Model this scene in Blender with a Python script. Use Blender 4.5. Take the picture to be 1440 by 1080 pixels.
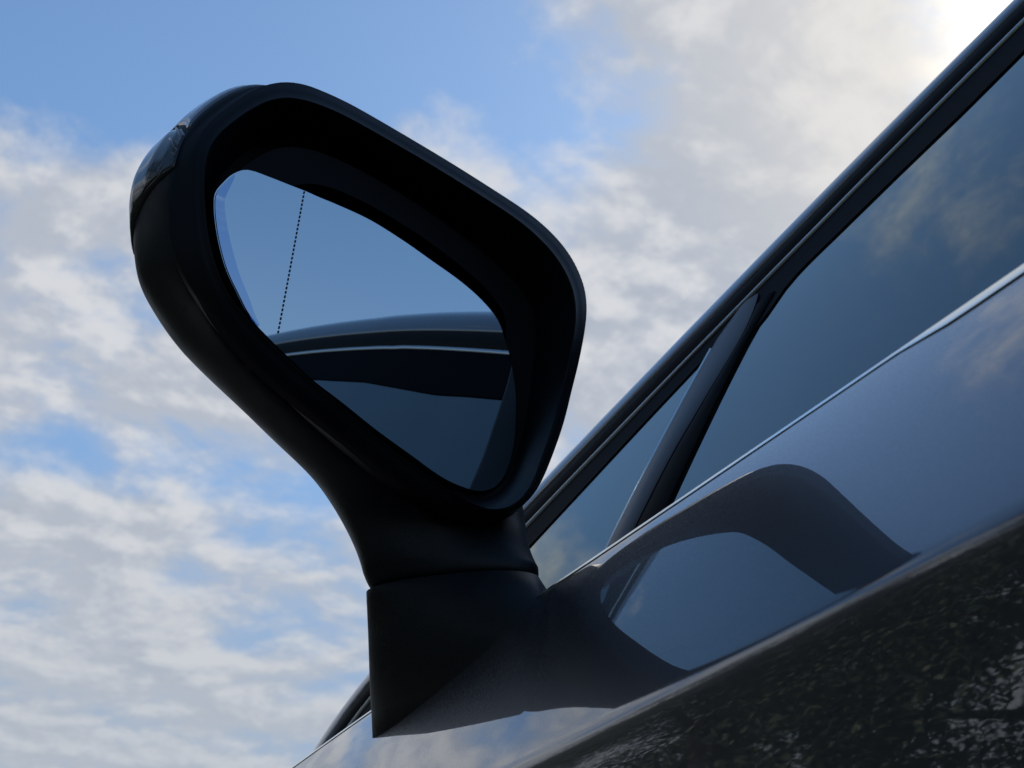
import bpy, math, random
from mathutils import Vector, Matrix, noise as mnoise
R = math.radians
S = bpy.context.scene
for o in list(bpy.data.objects): bpy.data.objects.remove(o)

# ------------------------------------------------------------------ camera
cd = bpy.data.cameras.new('camera'); cam = bpy.data.objects.new('camera', cd)
S.collection.objects.link(cam); S.camera = cam
cam.location = (0, 0, .66); cam.rotation_euler = (R(120), 0, R(-27.9))
cd.sensor_width = 36; cd.lens = 52; cd.clip_start = .02; cd.clip_end = 2000
cd.dof.use_dof = True; cd.dof.focus_distance = .80; cd.dof.aperture_fstop = 22

# ------------------------------------------------------------------ light
SUN_AZ, SUN_EL = 52.6, 40.6            # degrees: azimuth from +Y towards +X, elevation
sd = Vector((math.sin(R(SUN_AZ))*math.cos(R(SUN_EL)), math.cos(R(SUN_AZ))*math.cos(R(SUN_EL)), math.sin(R(SUN_EL))))
sl = bpy.data.lights.new('sun', 'SUN'); sl.energy = 2.2; sl.angle = R(.6); sl.color = (1, .93, .82)
so = bpy.data.objects.new('sun', sl); S.collection.objects.link(so)
so.rotation_euler = sd.to_track_quat('Z', 'Y').to_euler(); so.location = sd*30
S.view_settings.view_transform = 'Standard'; S.view_settings.look = 'None'
S.view_settings.exposure = 0; S.view_settings.gamma = 1; S.view_settings.use_curve_mapping = False

def make_world():
    w = bpy.data.worlds.new('World'); S.world = w; w.use_nodes = True
    nt = w.node_tree; nt.nodes.clear(); L = nt.links.new
    def N(t, **k):
        n = nt.nodes.new(t)
        for a, b in k.items(): setattr(n, a, b)
        return n
    def val(x, sock):
        if isinstance(x, (int, float)): sock.default_value = x
        elif isinstance(x, (tuple, list, Vector)): sock.default_value = tuple(x)
        else: L(x, sock)
    def M(op, a, b=0., c=0., clamp=False):
        n = N('ShaderNodeMath', operation=op, use_clamp=clamp)
        val(a, n.inputs[0]); val(b, n.inputs[1]); val(c, n.inputs[2]); return n.outputs[0]
    def VM(op, a, b=(0, 0, 0)):
        n = N('ShaderNodeVectorMath', operation=op); val(a, n.inputs[0]); val(b, n.inputs[1])
        return n.outputs['Value'] if op in ('DOT_PRODUCT', 'LENGTH') else n.outputs[0]
    def SM(x, a, b, lo=0., hi=1.):
        n = N('ShaderNodeMapRange', interpolation_type='SMOOTHSTEP')
        val(x, n.inputs[0])
        for i, v in enumerate((a, b, lo, hi)): n.inputs[1+i].default_value = v
        return n.outputs[0]
    def NZ(vec, scale, detail, rough, dist=0., off=(0, 0, 0)):
        n = N('ShaderNodeTexNoise'); n.inputs['Scale'].default_value = scale
        n.inputs['Detail'].default_value = detail; n.inputs['Roughness'].default_value = rough
        n.inputs['Distortion'].default_value = dist
        L(VM('ADD', vec, off), n.inputs['Vector']); return n.outputs[0]
    def MIX(f, a, b):
        n = N('ShaderNodeMix', data_type='RGBA'); val(f, n.inputs[0])
        for x, s in ((a, n.inputs[6]), (b, n.inputs[7])):
            if isinstance(x, tuple): s.default_value = (*x, 1)
            else: L(x, s)
        return n.outputs[2]
    out = N('ShaderNodeOutputWorld'); bg = N('ShaderNodeBackground'); L(bg.outputs[0], out.inputs[0])
    bg.inputs[1].default_value = .14
    sky = N('ShaderNodeTexSky', sky_type='NISHITA'); sky.sun_disc = False
    sky.sun_elevation = R(SUN_EL); sky.sun_rotation = R(SUN_AZ)
    sky.air_density = 1.0; sky.dust_density = .2; sky.ozone_density = 2.6
    d = N('ShaderNodeTexCoord').outputs['Generated']
    sp = N('ShaderNodeSeparateXYZ'); L(d, sp.inputs[0]); X, Y, Z = sp.outputs
    zz = M('MAXIMUM', M('ADD', Z, .12), .05)
    cv = N('ShaderNodeCombineXYZ'); L(M('DIVIDE', X, zz), cv.inputs[0]); L(M('DIVIDE', Y, zz), cv.inputs[1])
    p = cv.outputs[0]
    sun = VM('DOT_PRODUCT', d, sd)
    def dens(q):
        return M('ADD', M('MULTIPLY', NZ(q, 3.9, 12, .60, .25, (11.3, 2.4, 0)), .64), M('MULTIPLY', NZ(q, 11.5, 10, .62, .3, (1.3, 5.4, 0)), .24))
    big = NZ(p, 2.0, 3, .5, .2, (3.1, 7.7, 0)); n1 = NZ(p, 9., 8, .6, .2, (4.3, 2.4, 0))
    front = SM(Y, -.15, .45)
    low = M('MULTIPLY', SM(Z, .69, .55), front)
    bank = SM(sun, .925, .975)
    cov = M('MAXIMUM', low, bank)
    d0 = dens(p)
    ps = Vector((sd.x, sd.y, 0))/(sd.z+.12)
    step = VM('SCALE', VM('NORMALIZE', VM('SUBTRACT', tuple(ps), p))); step.node.inputs['Scale'].default_value = .045
    d1 = dens(VM('ADD', p, step))
    f = M('ADD', d0, M('MULTIPLY', big, .52))
    f = M('ADD', f, M('MULTIPLY', cov, .19))
    f = M('ADD', f, M('MULTIPLY', M('SUBTRACT', front, 1.), .075))
    alpha = SM(f, .72, .91)
    thick = SM(f, .86, 1.08)
    lit = SM(M('SUBTRACT', d0, d1), -.05, .075)
    cloud = MIX(thick, (4.2, 4.4, 4.8), (3.05, 3.35, 3.85))
    cloud = MIX(lit, MIX(.55, cloud, (2.75, 3.05, 3.6)), (4.95, 5.0, 5.15))
    cloud = MIX(SM(sun, .965, .999, 0, .5), cloud, (5.5, 5.3, 5.0))
    air = MIX(SM(Z, .62, .25, 0, .75), VM('MULTIPLY', sky.outputs[0], (.92, 1.04, 1.06)), (1.5, 2.45, 4.0))
    col = MIX(M('MULTIPLY', alpha, .95), air, cloud)
    haze = M('MULTIPLY', SM(Z, .50, .14), .66)
    col = MIX(haze, col, (3.0, 3.4, 3.9))
    glow = M('ADD', M('MULTIPLY', M('MULTIPLY', M('POWER', M('MAXIMUM', sun, 0.), 1300.), SM(n1, .36, .60, .4, 1.)), 14.), M('MULTIPLY', M('POWER', M('MAXIMUM', sun, 0.), 90.), .9))
    gl = VM('SCALE', (1., .80, .48)); gn = gl.node; L(glow, gn.inputs['Scale'])
    col = VM('ADD', col, gl)
    L(col, bg.inputs[0])
make_world()

# ------------------------------------------------------------------ materials
MAT = {}
def mat(name, col, rough=.5, metal=0., coat=0., ior=1.5, spec=.5, var=0., vscale=40., bump=0., bscale=400., trans=0., emis=None):
    m = bpy.data.materials.new(name); m.use_nodes = True
    nt = m.node_tree; b = nt.nodes['Principled BSDF']
    b.inputs['Base Color'].default_value = (*col, 1); b.inputs['Roughness'].default_value = rough
    b.inputs['Metallic'].default_value = metal; b.inputs['Coat Weight'].default_value = coat
    b.inputs['Coat Roughness'].default_value = .015; b.inputs['IOR'].default_value = ior
    b.inputs['Specular IOR Level'].default_value = spec
    b.inputs['Transmission Weight'].default_value = trans
    tc = nt.nodes.new('ShaderNodeTexCoord')
    if var:
        n = nt.nodes.new('ShaderNodeTexNoise'); n.inputs['Scale'].default_value = vscale; n.inputs['Detail'].default_value = 8
        nt.links.new(tc.outputs['Object'], n.inputs[0])
        r = nt.nodes.new('ShaderNodeMapRange'); nt.links.new(n.outputs[0], r.inputs[0])
        r.inputs[1].default_value = .3; r.inputs[2].default_value = .7
        r.inputs[3].default_value = max(0, rough-var); r.inputs[4].default_value = rough+var
        nt.links.new(r.outputs[0], b.inputs['Roughness'])
        mx = nt.nodes.new('ShaderNodeMix'); mx.data_type = 'RGBA'
        nt.links.new(n.outputs[0], mx.inputs[0])
        mx.inputs[6].default_value = (*[c*.75 for c in col], 1); mx.inputs[7].default_value = (*[c*1.25 for c in col], 1)
        nt.links.new(mx.outputs[2], b.inputs['Base Color'])
    if bump:
        n = nt.nodes.new('ShaderNodeTexNoise'); n.inputs['Scale'].default_value = bscale; n.inputs['Detail'].default_value = 3
        nt.links.new(tc.outputs['Object'], n.inputs[0])
        bp = nt.nodes.new('ShaderNodeBump'); bp.inputs['Strength'].default_value = bump; bp.inputs['Distance'].default_value = .0005
        nt.links.new(n.outputs[0], bp.inputs['Height']); nt.links.new(bp.outputs[0], b.inputs['Normal'])
    MAT[name] = m; return m
mat('paint', (.058, .059, .070), .40, .7, 1., 1.5, .5)
MAT['paint'].node_tree.nodes['Principled BSDF'].inputs['Coat IOR'].default_value = 2.0
mat('satin_plastic', (.0065, .0095, .0125), .50, 0, 0, 1.45, .32, .09, 30, .30, 1100)
mat('gloss_black', (.006, .006, .008), .12, 0, .6, 1.5, .5)
mat('frame_black', (.005, .0052, .0065), .55, 0, 0, 1.3, .03)
mat('seal', (.014, .011, .009), .5, 0, 0, 1.4, .08)
mat('bezel_plastic', (.0055, .008, .0115), .44, 0, 0, 1.45, .17, .04, 30, .08, 1500)
mat('bar_black', (.008, .009, .016), .35, 0, 0, 1.45, .13)
mat('rubber', (.010, .010, .011), .55, 0, 0, 1.45, .35, .05, 60)
mat('dark_recess', (.004, .004, .005), .6, 0, 0, 1.4, .2)
mat('mirror', (.68, .76, .80), .004, 1.)
mat('mirror_band', (.40, .54, .74), .006, 1.)
mat('bright_trim', (.80, .86, .84), .12, 1.)
mat('dull_trim', (.50, .53, .55), .28, 1.)
mat('print', (.003, .004, .012), .6)
mat('lens_smoke', (.010, .012, .014), .10, 0, .3, 1.5, .4)
mat('lens_rib', (.25, .26, .26), .15, .6)
mat('tyre', (.012, .012, .012), .75, var=.06, vscale=20)
mat('alloy', (.30, .31, .33), .28, 1.)
mat('interior', (.02, .02, .022), .7, var=.05)
mat('lamp_glass', (.5, .52, .55), .08, .4, 1.)
mat('tail_glass', (.25, .008, .008), .08, 0, 1.)
mat('bark', (.075, .055, .04), .9, var=.05, vscale=12, bump=.6, bscale=30)
def glass_mat():
    m = bpy.data.materials.new('tinted_glass'); m.use_nodes = True; nt = m.node_tree; nt.nodes.clear()
    o = nt.nodes.new('ShaderNodeOutputMaterial'); mx = nt.nodes.new('ShaderNodeMixShader'); L = nt.links.new
    tr = nt.nodes.new('ShaderNodeBsdfTransparent'); tr.inputs[0].default_value = (.05, .08, .085, 1)
    gl = nt.nodes.new('ShaderNodeBsdfGlossy'); gl.inputs['Roughness'].default_value = .006; gl.inputs['Color'].default_value = (.84, .95, .95, 1)
    fr = nt.nodes.new('ShaderNodeFresnel'); fr.inputs[0].default_value = 2.25
    L(fr.outputs[0], mx.inputs[0]); L(tr.outputs[0], mx.inputs[1]); L(gl.outputs[0], mx.inputs[2])
    tc = nt.nodes.new('ShaderNodeTexCoord'); n = nt.nodes.new('ShaderNodeTexNoise'); n.inputs['Scale'].default_value = 14; n.inputs['Detail'].default_value = 14; n.inputs['Roughness'].default_value = .75
    L(tc.outputs['Object'], n.inputs[0]); r = nt.nodes.new('ShaderNodeMapRange'); L(n.outputs[0], r.inputs[0])
    r.inputs[1].default_value = .40; r.inputs[2].default_value = .75; r.inputs[3].default_value = .0; r.inputs[4].default_value = .09
    df = nt.nodes.new('ShaderNodeBsdfDiffuse'); df.inputs[0].default_value = (.42, .44, .43, 1); m2 = nt.nodes.new('ShaderNodeMixShader')
    L(r.outputs[0], m2.inputs[0]); L(mx.outputs[0], m2.inputs[1]); L(df.outputs[0], m2.inputs[2]); L(m2.outputs[0], o.inputs[0])
    MAT['tinted_glass'] = m
glass_mat()
def paint_skin():
    nt = MAT['paint'].node_tree; b = nt.nodes['Principled BSDF']; L = nt.links.new
    tc = nt.nodes.new('ShaderNodeTexCoord'); n = nt.nodes.new('ShaderNodeTexNoise'); n.inputs['Scale'].default_value = 130; n.inputs['Detail'].default_value = 2
    L(tc.outputs['Object'], n.inputs[0]); bp = nt.nodes.new('ShaderNodeBump'); bp.inputs['Strength'].default_value = .035; bp.inputs['Distance'].default_value = .0001
    L(n.outputs[0], bp.inputs['Height']); L(bp.outputs[0], b.inputs['Coat Normal'])
    v = nt.nodes.new('ShaderNodeTexVoronoi'); v.inputs['Scale'].default_value = 2500; L(tc.outputs['Object'], v.inputs['Vector'])
    r = nt.nodes.new('ShaderNodeMapRange'); L(v.outputs['Color'], r.inputs[0]); r.inputs[3].default_value = .30; r.inputs[4].default_value = .50
    L(r.outputs[0], b.inputs['Roughness'])
paint_skin()
def leaf_mat(name, a, b):
    m = bpy.data.materials.new(name); m.use_nodes = True; nt = m.node_tree; bs = nt.nodes['Principled BSDF']
    g = nt.nodes.new('ShaderNodeNewGeometry'); mx = nt.nodes.new('ShaderNodeMix'); mx.data_type = 'RGBA'
    nt.links.new(g.outputs['Random Per Island'], mx.inputs[0]); mx.inputs[6].default_value = (*a, 1); mx.inputs[7].default_value = (*b, 1)
    nt.links.new(mx.outputs[2], bs.inputs['Base Color']); bs.inputs['Roughness'].default_value = .55
    MAT[name] = m
leaf_mat('leaf', (.06, .095, .036), (.12, .155, .07)); leaf_mat('leaf_pale', (.075, .105, .04), (.125, .155, .07))
def asphalt():
    m = bpy.data.materials.new('asphalt'); m.use_nodes = True; nt = m.node_tree; b = nt.nodes['Principled BSDF']; L = nt.links.new
    tc = nt.nodes.new('ShaderNodeTexCoord'); r = nt.nodes.new('ShaderNodeValToRGB')
    n = nt.nodes.new('ShaderNodeTexNoise'); n.inputs['Scale'].default_value = 60; n.inputs['Detail'].default_value = 8
    L(tc.outputs['Object'], n.inputs[0]); L(n.outputs[0], r.inputs[0])
    r.color_ramp.elements[0].color = (.025, .025, .027, 1); r.color_ramp.elements[1].color = (.085, .083, .08, 1)
    L(r.outputs[0], b.inputs['Base Color']); b.inputs['Roughness'].default_value = .9
    bp = nt.nodes.new('ShaderNodeBump'); bp.inputs['Strength'].default_value = .5; bp.inputs['Distance'].default_value = .01
    L(n.outputs[0], bp.inputs['Height']); L(bp.outputs[0], b.inputs['Normal']); MAT['asphalt'] = m
    m = bpy.data.materials.new('grass_ground'); m.use_nodes = True; nt = m.node_tree; b = nt.nodes['Principled BSDF']; L = nt.links.new
    tc = nt.nodes.new('ShaderNodeTexCoord'); r = nt.nodes.new('ShaderNodeValToRGB')
    n = nt.nodes.new('ShaderNodeTexNoise'); n.inputs['Scale'].default_value = 3; n.inputs['Detail'].default_value = 12; n.inputs['Roughness'].default_value = .7
    L(tc.outputs['Object'], n.inputs[0]); L(n.outputs[0], r.inputs[0])
    r.color_ramp.elements[0].color = (.03, .045, .012, 1); r.color_ramp.elements[1].color = (.085, .1, .035, 1)
    L(r.outputs[0], b.inputs['Base Color']); b.inputs['Roughness'].default_value = .95; MAT['grass_ground'] = m
asphalt()

# ------------------------------------------------------------------ helpers
def obj(name, verts, faces, m=None, parent=None, smooth=True, sharp=None):
    me = bpy.data.meshes.new(name); me.from_pydata([tuple(v) for v in verts], [], faces); me.validate(); me.update()
    if m: me.materials.append(MAT[m])
    if smooth: me.polygons.foreach_set('use_smooth', [True]*len(me.polygons))
    if sharp: me.set_sharp_from_angle(angle=R(sharp))
    o = bpy.data.objects.new(name, me); S.collection.objects.link(o)
    if parent: o.parent = parent
    return o
def empty(name, label, cat, loc=(0, 0, 0), group=None):
    o = bpy.data.objects.new(name, None); S.collection.objects.link(o); o.location = loc
    o['label'] = label; o['category'] = cat
    if group: o['group'] = group
    return o
def loft(rings, closed=True, cap0=False, cap1=False, flip=False):
    n = len(rings[0]); v = [p for r in rings for p in r]; f = []
    for i in range(len(rings)-1):
        for j in range(n if closed else n-1):
            a, b = i*n+j, i*n+(j+1) % n; q = (a, b, b+n, a+n)
            f.append(q[::-1] if flip else q)
    if cap0: f.append(tuple(range(n))[::-1 if not flip else 1])
    if cap1: f.append(tuple(range((len(rings)-1)*n, len(rings)*n))[::1 if not flip else -1])
    return v, f
def V(*a): return Vector(a)
def lerp(a, b, t): return a+(b-a)*t
def interp(x, xs, ys):
    if x <= xs[0]: return ys[0]
    for i in range(len(xs)-1):
        if x <= xs[i+1]: return lerp(ys[i], ys[i+1], (x-xs[i])/(xs[i+1]-xs[i]))
    return ys[-1]
def spline(x, xs, ys):
    n = len(xs)
    if x <= xs[0]: return ys[0]
    if x >= xs[-1]: return ys[-1]
    m = []
    for i in range(n):
        a, b = max(0, i-1), min(n-1, i+1); m.append((ys[b]-ys[a])/(xs[b]-xs[a]))
    for i in range(n-1):
        if x <= xs[i+1]:
            h = xs[i+1]-xs[i]; t = (x-xs[i])/h
            return (2*t**3-3*t*t+1)*ys[i]+(t**3-2*t*t+t)*h*m[i]+(-2*t**3+3*t*t)*ys[i+1]+(t**3-t*t)*h*m[i+1]
def frange(a, b, n): return [lerp(a, b, i/(n-1)) for i in range(n)]
def tube(path, r, seg=8):
    rings = []
    for i, p in enumerate(path):
        t = (path[min(i+1, len(path)-1)]-path[max(i-1, 0)]).normalized()
        u = t.cross(V(0, 0, 1) if abs(t.z) < .9 else V(1, 0, 0)).normalized(); w = t.cross(u)
        rr = r[i] if isinstance(r, (list, tuple)) else r
        rings.append([p+u*rr*math.cos(a)+w*rr*math.sin(a) for a in [2*math.pi*k/seg for k in range(seg)]])
    return loft(rings, True, True, True)
def join(*parts):
    v, f = [], []
    for a, b in parts:
        o = len(v); v += list(a); f += [tuple(i+o for i in q) for q in b]
    return v, f

# ------------------------------------------------------------------ ground
CX = 1.18                                   # car centre line
g = obj('ground', [(-900, -900, 0), (900, -900, 0), (900, 900, 0), (-900, 900, 0)], [(0, 1, 2, 3)], 'grass_ground'); g['kind'] = 'structure'
g = obj('road', [(-2.6, -400, .004), (6, -400, .004), (6, 400, .004), (-2.6, 400, .004)], [(0, 1, 2, 3)], 'asphalt'); g['kind'] = 'structure'

# ------------------------------------------------------------------ car
car = empty('car', 'dark blue grey car with tinted windows and black door mirror', 'car', (CX, 0, 0))
def part(name, vf, m, parent=car, sharp=None, both=False, smooth=True, flip=False):
    v, f = vf
    base = V(CX, 0, 0)
    if flip: f = [q[::-1] for q in f]
    o = obj(name, [V(*p)-base for p in v], f, m, parent, smooth, sharp)
    if both:
        p2 = both if isinstance(both, bpy.types.Object) else parent
        o2 = obj(name, [V(-(p[0]-CX), p[1], p[2]) for p in v], [q[::-1] for q in f], m, p2, smooth, sharp)
        return o, o2
    return o
ZB = .9938; D = .4066                          # belt line height and side
FW = 1.60; RW = -1.32; WR = .345            # wheel centres and radius
def belt_z(y): return spline(y, [-2.3, -1.9, -1.2, -.4, .3, 1.0, 1.3, 1.7, 2.1, 2.4], [.83, .92, .957, .945, .939, .939, .925, .88, .80, .70])
def belt_x(y): return spline(y, [-2.3, -2.0, -1.5, -.8, .2, 1.0, 1.4, 1.8, 2.15, 2.4], [.60, .47, .395, .356, .34, .34, .352, .40, .52, .80])
PS = [0, .006, .03, .075, .12, .140, .149, .1535, .165, .28, .42, .55, .62, .68, .74]
PT = [40, 36, 34.5, 32, 30, 28.8, 27.5, 1, -4, -7, -6, -5, 2, -14, -40]
NP = 420; DSP = .74/NP
prof = [(0., 0.)]
for i in range(NP):
    a = R(interp((i+.5)*DSP, PS, PT)); x, z = prof[-1]; prof.append((x-math.sin(a)*DSP, z-math.cos(a)*DSP))
def arch(y):
    b = .24
    for c in (FW, RW):
        t = abs(y-c)
        if t < .385: b = max(b, WR-.005+math.sqrt(.385**2-t*t))
    return b
def side(y, n=200, zt=None):
    bx, bz = belt_x(y), belt_z(y); zb = arch(y)
    hgt = bz-.26; sc = hgt/(.939-.26); pts = []
    zmax = (zb-bz)/sc
    k = [q for q in prof if q[1] > zmax]
    L = len(k)-1
    for i in range(n+1):
        t = i/n*L; j = min(int(t), L-1); u = t-j
        x = lerp(k[j][0], k[j+1][0], u); z = lerp(k[j][1], k[j+1][1], u)
        pts.append(V(bx+x, y, bz+z*sc))
    return pts
def panel(y0, y1, ny):
    return loft([side(y) for y in frange(y0, y1, ny)], False, flip=True)
GAP = .0022
door_l, door_r = part('front_door', panel(-.28, 1.03-GAP, 70), 'paint', both=True)
part('rear_door', panel(-1.04, -.28-GAP, 50), 'paint', both=True)
part('front_fender', panel(1.03+GAP, 2.4, 90), 'paint', both=True)
part('rear_quarter_panel', panel(-2.3, -1.04-GAP, 90), 'paint', both=True)
# dark shut-line channels behind the panel gaps
for y in (1.03, -.28-GAP/2, -1.04-GAP/2):
    a = [p+V(.006, -.012, -.001) for p in side(y)]; b = [p+V(.006, .012, -.001) for p in side(y)]
    part('shut_line', loft([a, b], False, flip=True), 'dark_recess', both=True)
# window surface: side glass leaning inwards
K1, K2 = .5, .187
def win(y, z, off=0., base=ZB):
    h = z-base; x = D+K1*h+K2*h*h; s = K1+2*K2*h
    n = V(-1, 0, s).normalized()
    p = V(x, y, z)+n*off
    p.x += max(0, -.3-y)**2*.05
    return p
# rail line: outer edge of the window opening (y, z), front corner, over the roof, to the rear corner
RAIL = [(1.0465, 0.9724), (1.0539, 0.9864), (1.0422, 1.0045), (1.0176, 1.0185), (0.963, 1.0473), (0.9095, 1.0752), (0.8421, 1.1062), (0.749, 1.1436), (0.642, 1.1854), (0.535, 1.2271), (0.428, 1.2656), (0.321, 1.2999), (0.1605, 1.3405), (0.0, 1.3683), (-0.214, 1.3887), (-0.428, 1.3929), (-0.642, 1.3833), (-0.856, 1.3587), (-1.07, 1.317), (-1.284, 1.2539), (-1.498, 1.1683), (-1.6585, 1.0934), (-1.7334, 1.0452), (-1.7441, 1.0185), (-1.712, 1.0003)]
def resamp(pts, n):
    out = []
    m = len(pts)
    ext = [pts[0]]+pts+[pts[-1]]; d = []
    for i in range(m-1):
        a, b, c, e = [V(*q, 0) for q in ext[i:i+4]]
        for k in range(12):
            t = k/12; d.append(.5*((2*b)+(c-a)*t+(2*a-5*b+4*c-e)*t*t+(3*b-a-3*c+e)*t**3))
    d.append(V(*pts[-1], 0)); acc = [0]
    for i in range(1, len(d)): acc.append(acc[-1]+(d[i]-d[i-1]).length)
    for i in range(n):
        s = acc[-1]*i/(n-1); j = 0
        while j < len(acc)-2 and acc[j+1] < s: j += 1
        u = (s-acc[j])/max(1e-9, acc[j+1]-acc[j]); q = d[j].lerp(d[j+1], u); out.append((q.x, q.y))
    return out
rail = resamp(RAIL, 260)
for _ in range(14): rail = [rail[0]]+[((a[0]+2*b[0]+c[0])/4, (a[1]+2*b[1]+c[1])/4) for a, b, c in zip(rail, rail[1:], rail[2:])]+[rail[-1]]
def rail_ring(i, ao):
    y, z = rail[i]; y0, z0 = rail[max(0, i-2)]; y1, z1 = rail[min(len(rail)-1, i+2)]
    t = V(y1-y0, z1-z0, 0).normalized(); a, o = ao
    return win(y+t.y*a, z-t.x*a, o)
def rail_sweep(section):
    """section: (across, out) pairs; across = away from the glass within the window surface, out = outwards"""
    return loft([[rail_ring(i, s) for s in section] for i in range(len(rail))], False)
# ---- A-pillar and roof rail, swept along the window opening
RAIL_END = len(rail)
def smooth_off(i): return 1.
def rail_mesh(sec): return rail_sweep(sec)
part('window_trim', rail_sweep([(-.0028, -.004), (-.0028, .0008), (-.0018, .0017), (-.0002, .0017), (.0012, .0006), (.0012, -.006)]), 'dull_trim', both=True)
part('pillar_seal', rail_sweep([(.0015, -.006), (.0035, -.0015), (.007, .001), (.012, .0030), (.0165, .0042), (.018, .0040), (.0190, .000)]), 'seal', both=True)
PSEC = [(.0182, -.006), (.0188, .0040), (.0200, .0052), (.025, .0062), (.030, .0067), (.035, .0066), (.039, .0059), (.044, .0038), (.050, .0008), (.055, -.004), (.059, -.010), (.062, -.018), (.064, -.03)]
part('roof_pillar', rail_sweep(PSEC), 'paint', both=True)
# ---- greenhouse top: windscreen, roof, rear window between the two rails
def top_row(i, n=28):
    ring = rail_ring(i, (.0635, -.024)); y, z = rail[i]
    bow = spline(y, [-1.65, -1.2, -.6, 0, .4, 1.0], [-.16, -.12, -.03, .03, .12, .36])
    cr = spline(y, [-1.65, -1.0, -.3, .3, .7, 1.0], [.06, .06, .055, .06, .06, .075])
    out = []
    for k in range(n+1):
        t = k/n*2-1; s = 1-abs(t)**2.2
        out.append(V(CX+t*(CX-ring.x), ring.y+bow*s, ring.z+cr*s))
    return out
iy = lambda y: min(range(len(rail)), key=lambda i: abs(rail[i][0]-y)+(9 if (i < 4 or i > 254) else 0))
i0, i1, i2, i3 = iy(1.04), iy(.385), iy(-.77), iy(-1.69)
part('windscreen', loft([top_row(i) for i in range(i0, i1+1)], False, flip=True), 'tinted_glass')
part('roof', loft([top_row(i) for i in range(i1, i2+1)], False), 'paint')
part('headliner', loft([[p+V(0, 0, -.03) for p in top_row(i)] for i in range(i1+1, i2)], False), 'interior')
part('rear_window', loft([top_row(i) for i in range(i2, i3+1)], False, flip=True), 'tinted_glass')
# ---- bonnet, boot lid, nose, tail
def across(y, crown, n=28, dip=0.):
    a = V(belt_x(y), y, belt_z(y)); out = []
    for k in range(n+1):
        t = k/n*2-1; s = 1-abs(t)**2.6
        out.append(V(CX+t*(CX-a.x), y+dip*s, a.z+crown*s-.001))
    return out
part('bonnet', loft([across(y, spline(y, [.98, 1.4, 1.9, 2.4], [.12, .13, .09, .05])) for y in frange(.985, 2.4, 40)], False, flip=True), 'paint')
part('boot_lid', loft([across(y, .05) for y in frange(-2.3, -1.57, 24)], False, flip=True), 'paint')
def endcap(y, bow):
    L = side(y, 24); rows = []
    for p in L:
        row = []
        for k in range(25):
            t = k/24*2-1; s = 1-abs(t)**2.4; row.append(V(CX+t*(CX-p.x), p.y+bow*s, p.z+.048*s*max(0, (p.z-.5)/.4)))
        rows.append(row)
    return loft(rows, False, flip=bow < 0)
part('front_bumper', endcap(2.4, .12), 'paint'); part('rear_bumper', endcap(-2.3, -.10), 'paint')
for sx in (-1, 1):
    def lamp(y, dy, z0, z1, x0, x1, m, name):
        v = []; n = 8
        for a in (0, 1):
            for k in range(n+1):
                t = k/n; x = lerp(x0, x1, t)
                v += [V(CX+sx*x, y+dy*(1-(x/.62)**2*.9)+a*math.copysign(.012, dy), z) for z in (lerp(z0, z0+.02, t), lerp(z1, z1-.03, t))]
        f = []
        for a in (0, 1):
            o = a*(n+1)*2
            for k in range(n): q = (o+2*k, o+2*k+1, o+2*k+3, o+2*k+2); f.append(q if a else q[::-1])
        part(name, (v, f), m)
    lamp(2.40, .115, .60, .70, .20, .37, 'lamp_glass', 'headlight')
    lamp(-2.30, -.10, .70, .78, .18, .50, 'tail_glass', 'tail_light')
# ---- floor pan and cabin
def box(x0, x1, y0, y1, z0, z1):
    v = [V(x, y, z) for x in (x0, x1) for y in (y0, y1) for z in (z0, z1)]
    return v, [(0, 1, 3, 2), (4, 6, 7, 5), (0, 4, 5, 1), (2, 3, 7, 6), (0, 2, 6, 4), (1, 5, 7, 3)]
part('floor_pan', box(CX-.66, CX+.66, -2.0, 2.1, .2, .3), 'rubber', smooth=False)
def seat(x, y):
    rows = []
    for (yy, zz, w, th) in ((.28, .42, .22, .08), (.26, .50, .24, .06), (.0, .47, .25, .06), (-.12, .50, .25, .08), (-.20, .70, .25, .08), (-.27, .92, .23, .07), (-.31, 1.04, .16, .06), (-.33, 1.08, .11, .06), (-.35, 1.16, .11, .05), (-.355, 1.20, .08, .03)):
        rows.append([V(x+w*math.cos(a)*abs(math.cos(a))**-.4 if abs(math.cos(a)) > 1e-3 else x, y+yy+th*.8*math.sin(a), zz-th*.3*math.sin(a)) for a in [2*math.pi*k/16 for k in range(16)]])
    return loft(rows, True, True, True)
for x in (-.37, .37): part('seat', seat(CX+x, .02), 'interior')
part('dashboard', loft([[V(lerp(CX-.68, CX+.68, k/12), y+.06*(1-(k/6-1)**2), z) for k in range(13)] for y, z in ((.62, .5), (.60, .72), (.63, .86), (.72, .92), (.9, .94), (1.02, .93))], False), 'interior', flip=True)
sw = [V(CX-.37+.18*math.cos(a), .50-.05*math.sin(a), .83+.17*math.sin(a)) for a in [2*math.pi*k/32 for k in range(33)]]
part('steering_wheel', tube(sw, .016), 'interior')
part('door_lining', loft([[V(D+.05+o, y, z) for z, o in ((.3, .06), (.7, .05), (.9, .03), (.955, .0))] for y in frange(-1.5, 1.0, 12)], False), 'interior', both=True)
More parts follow.
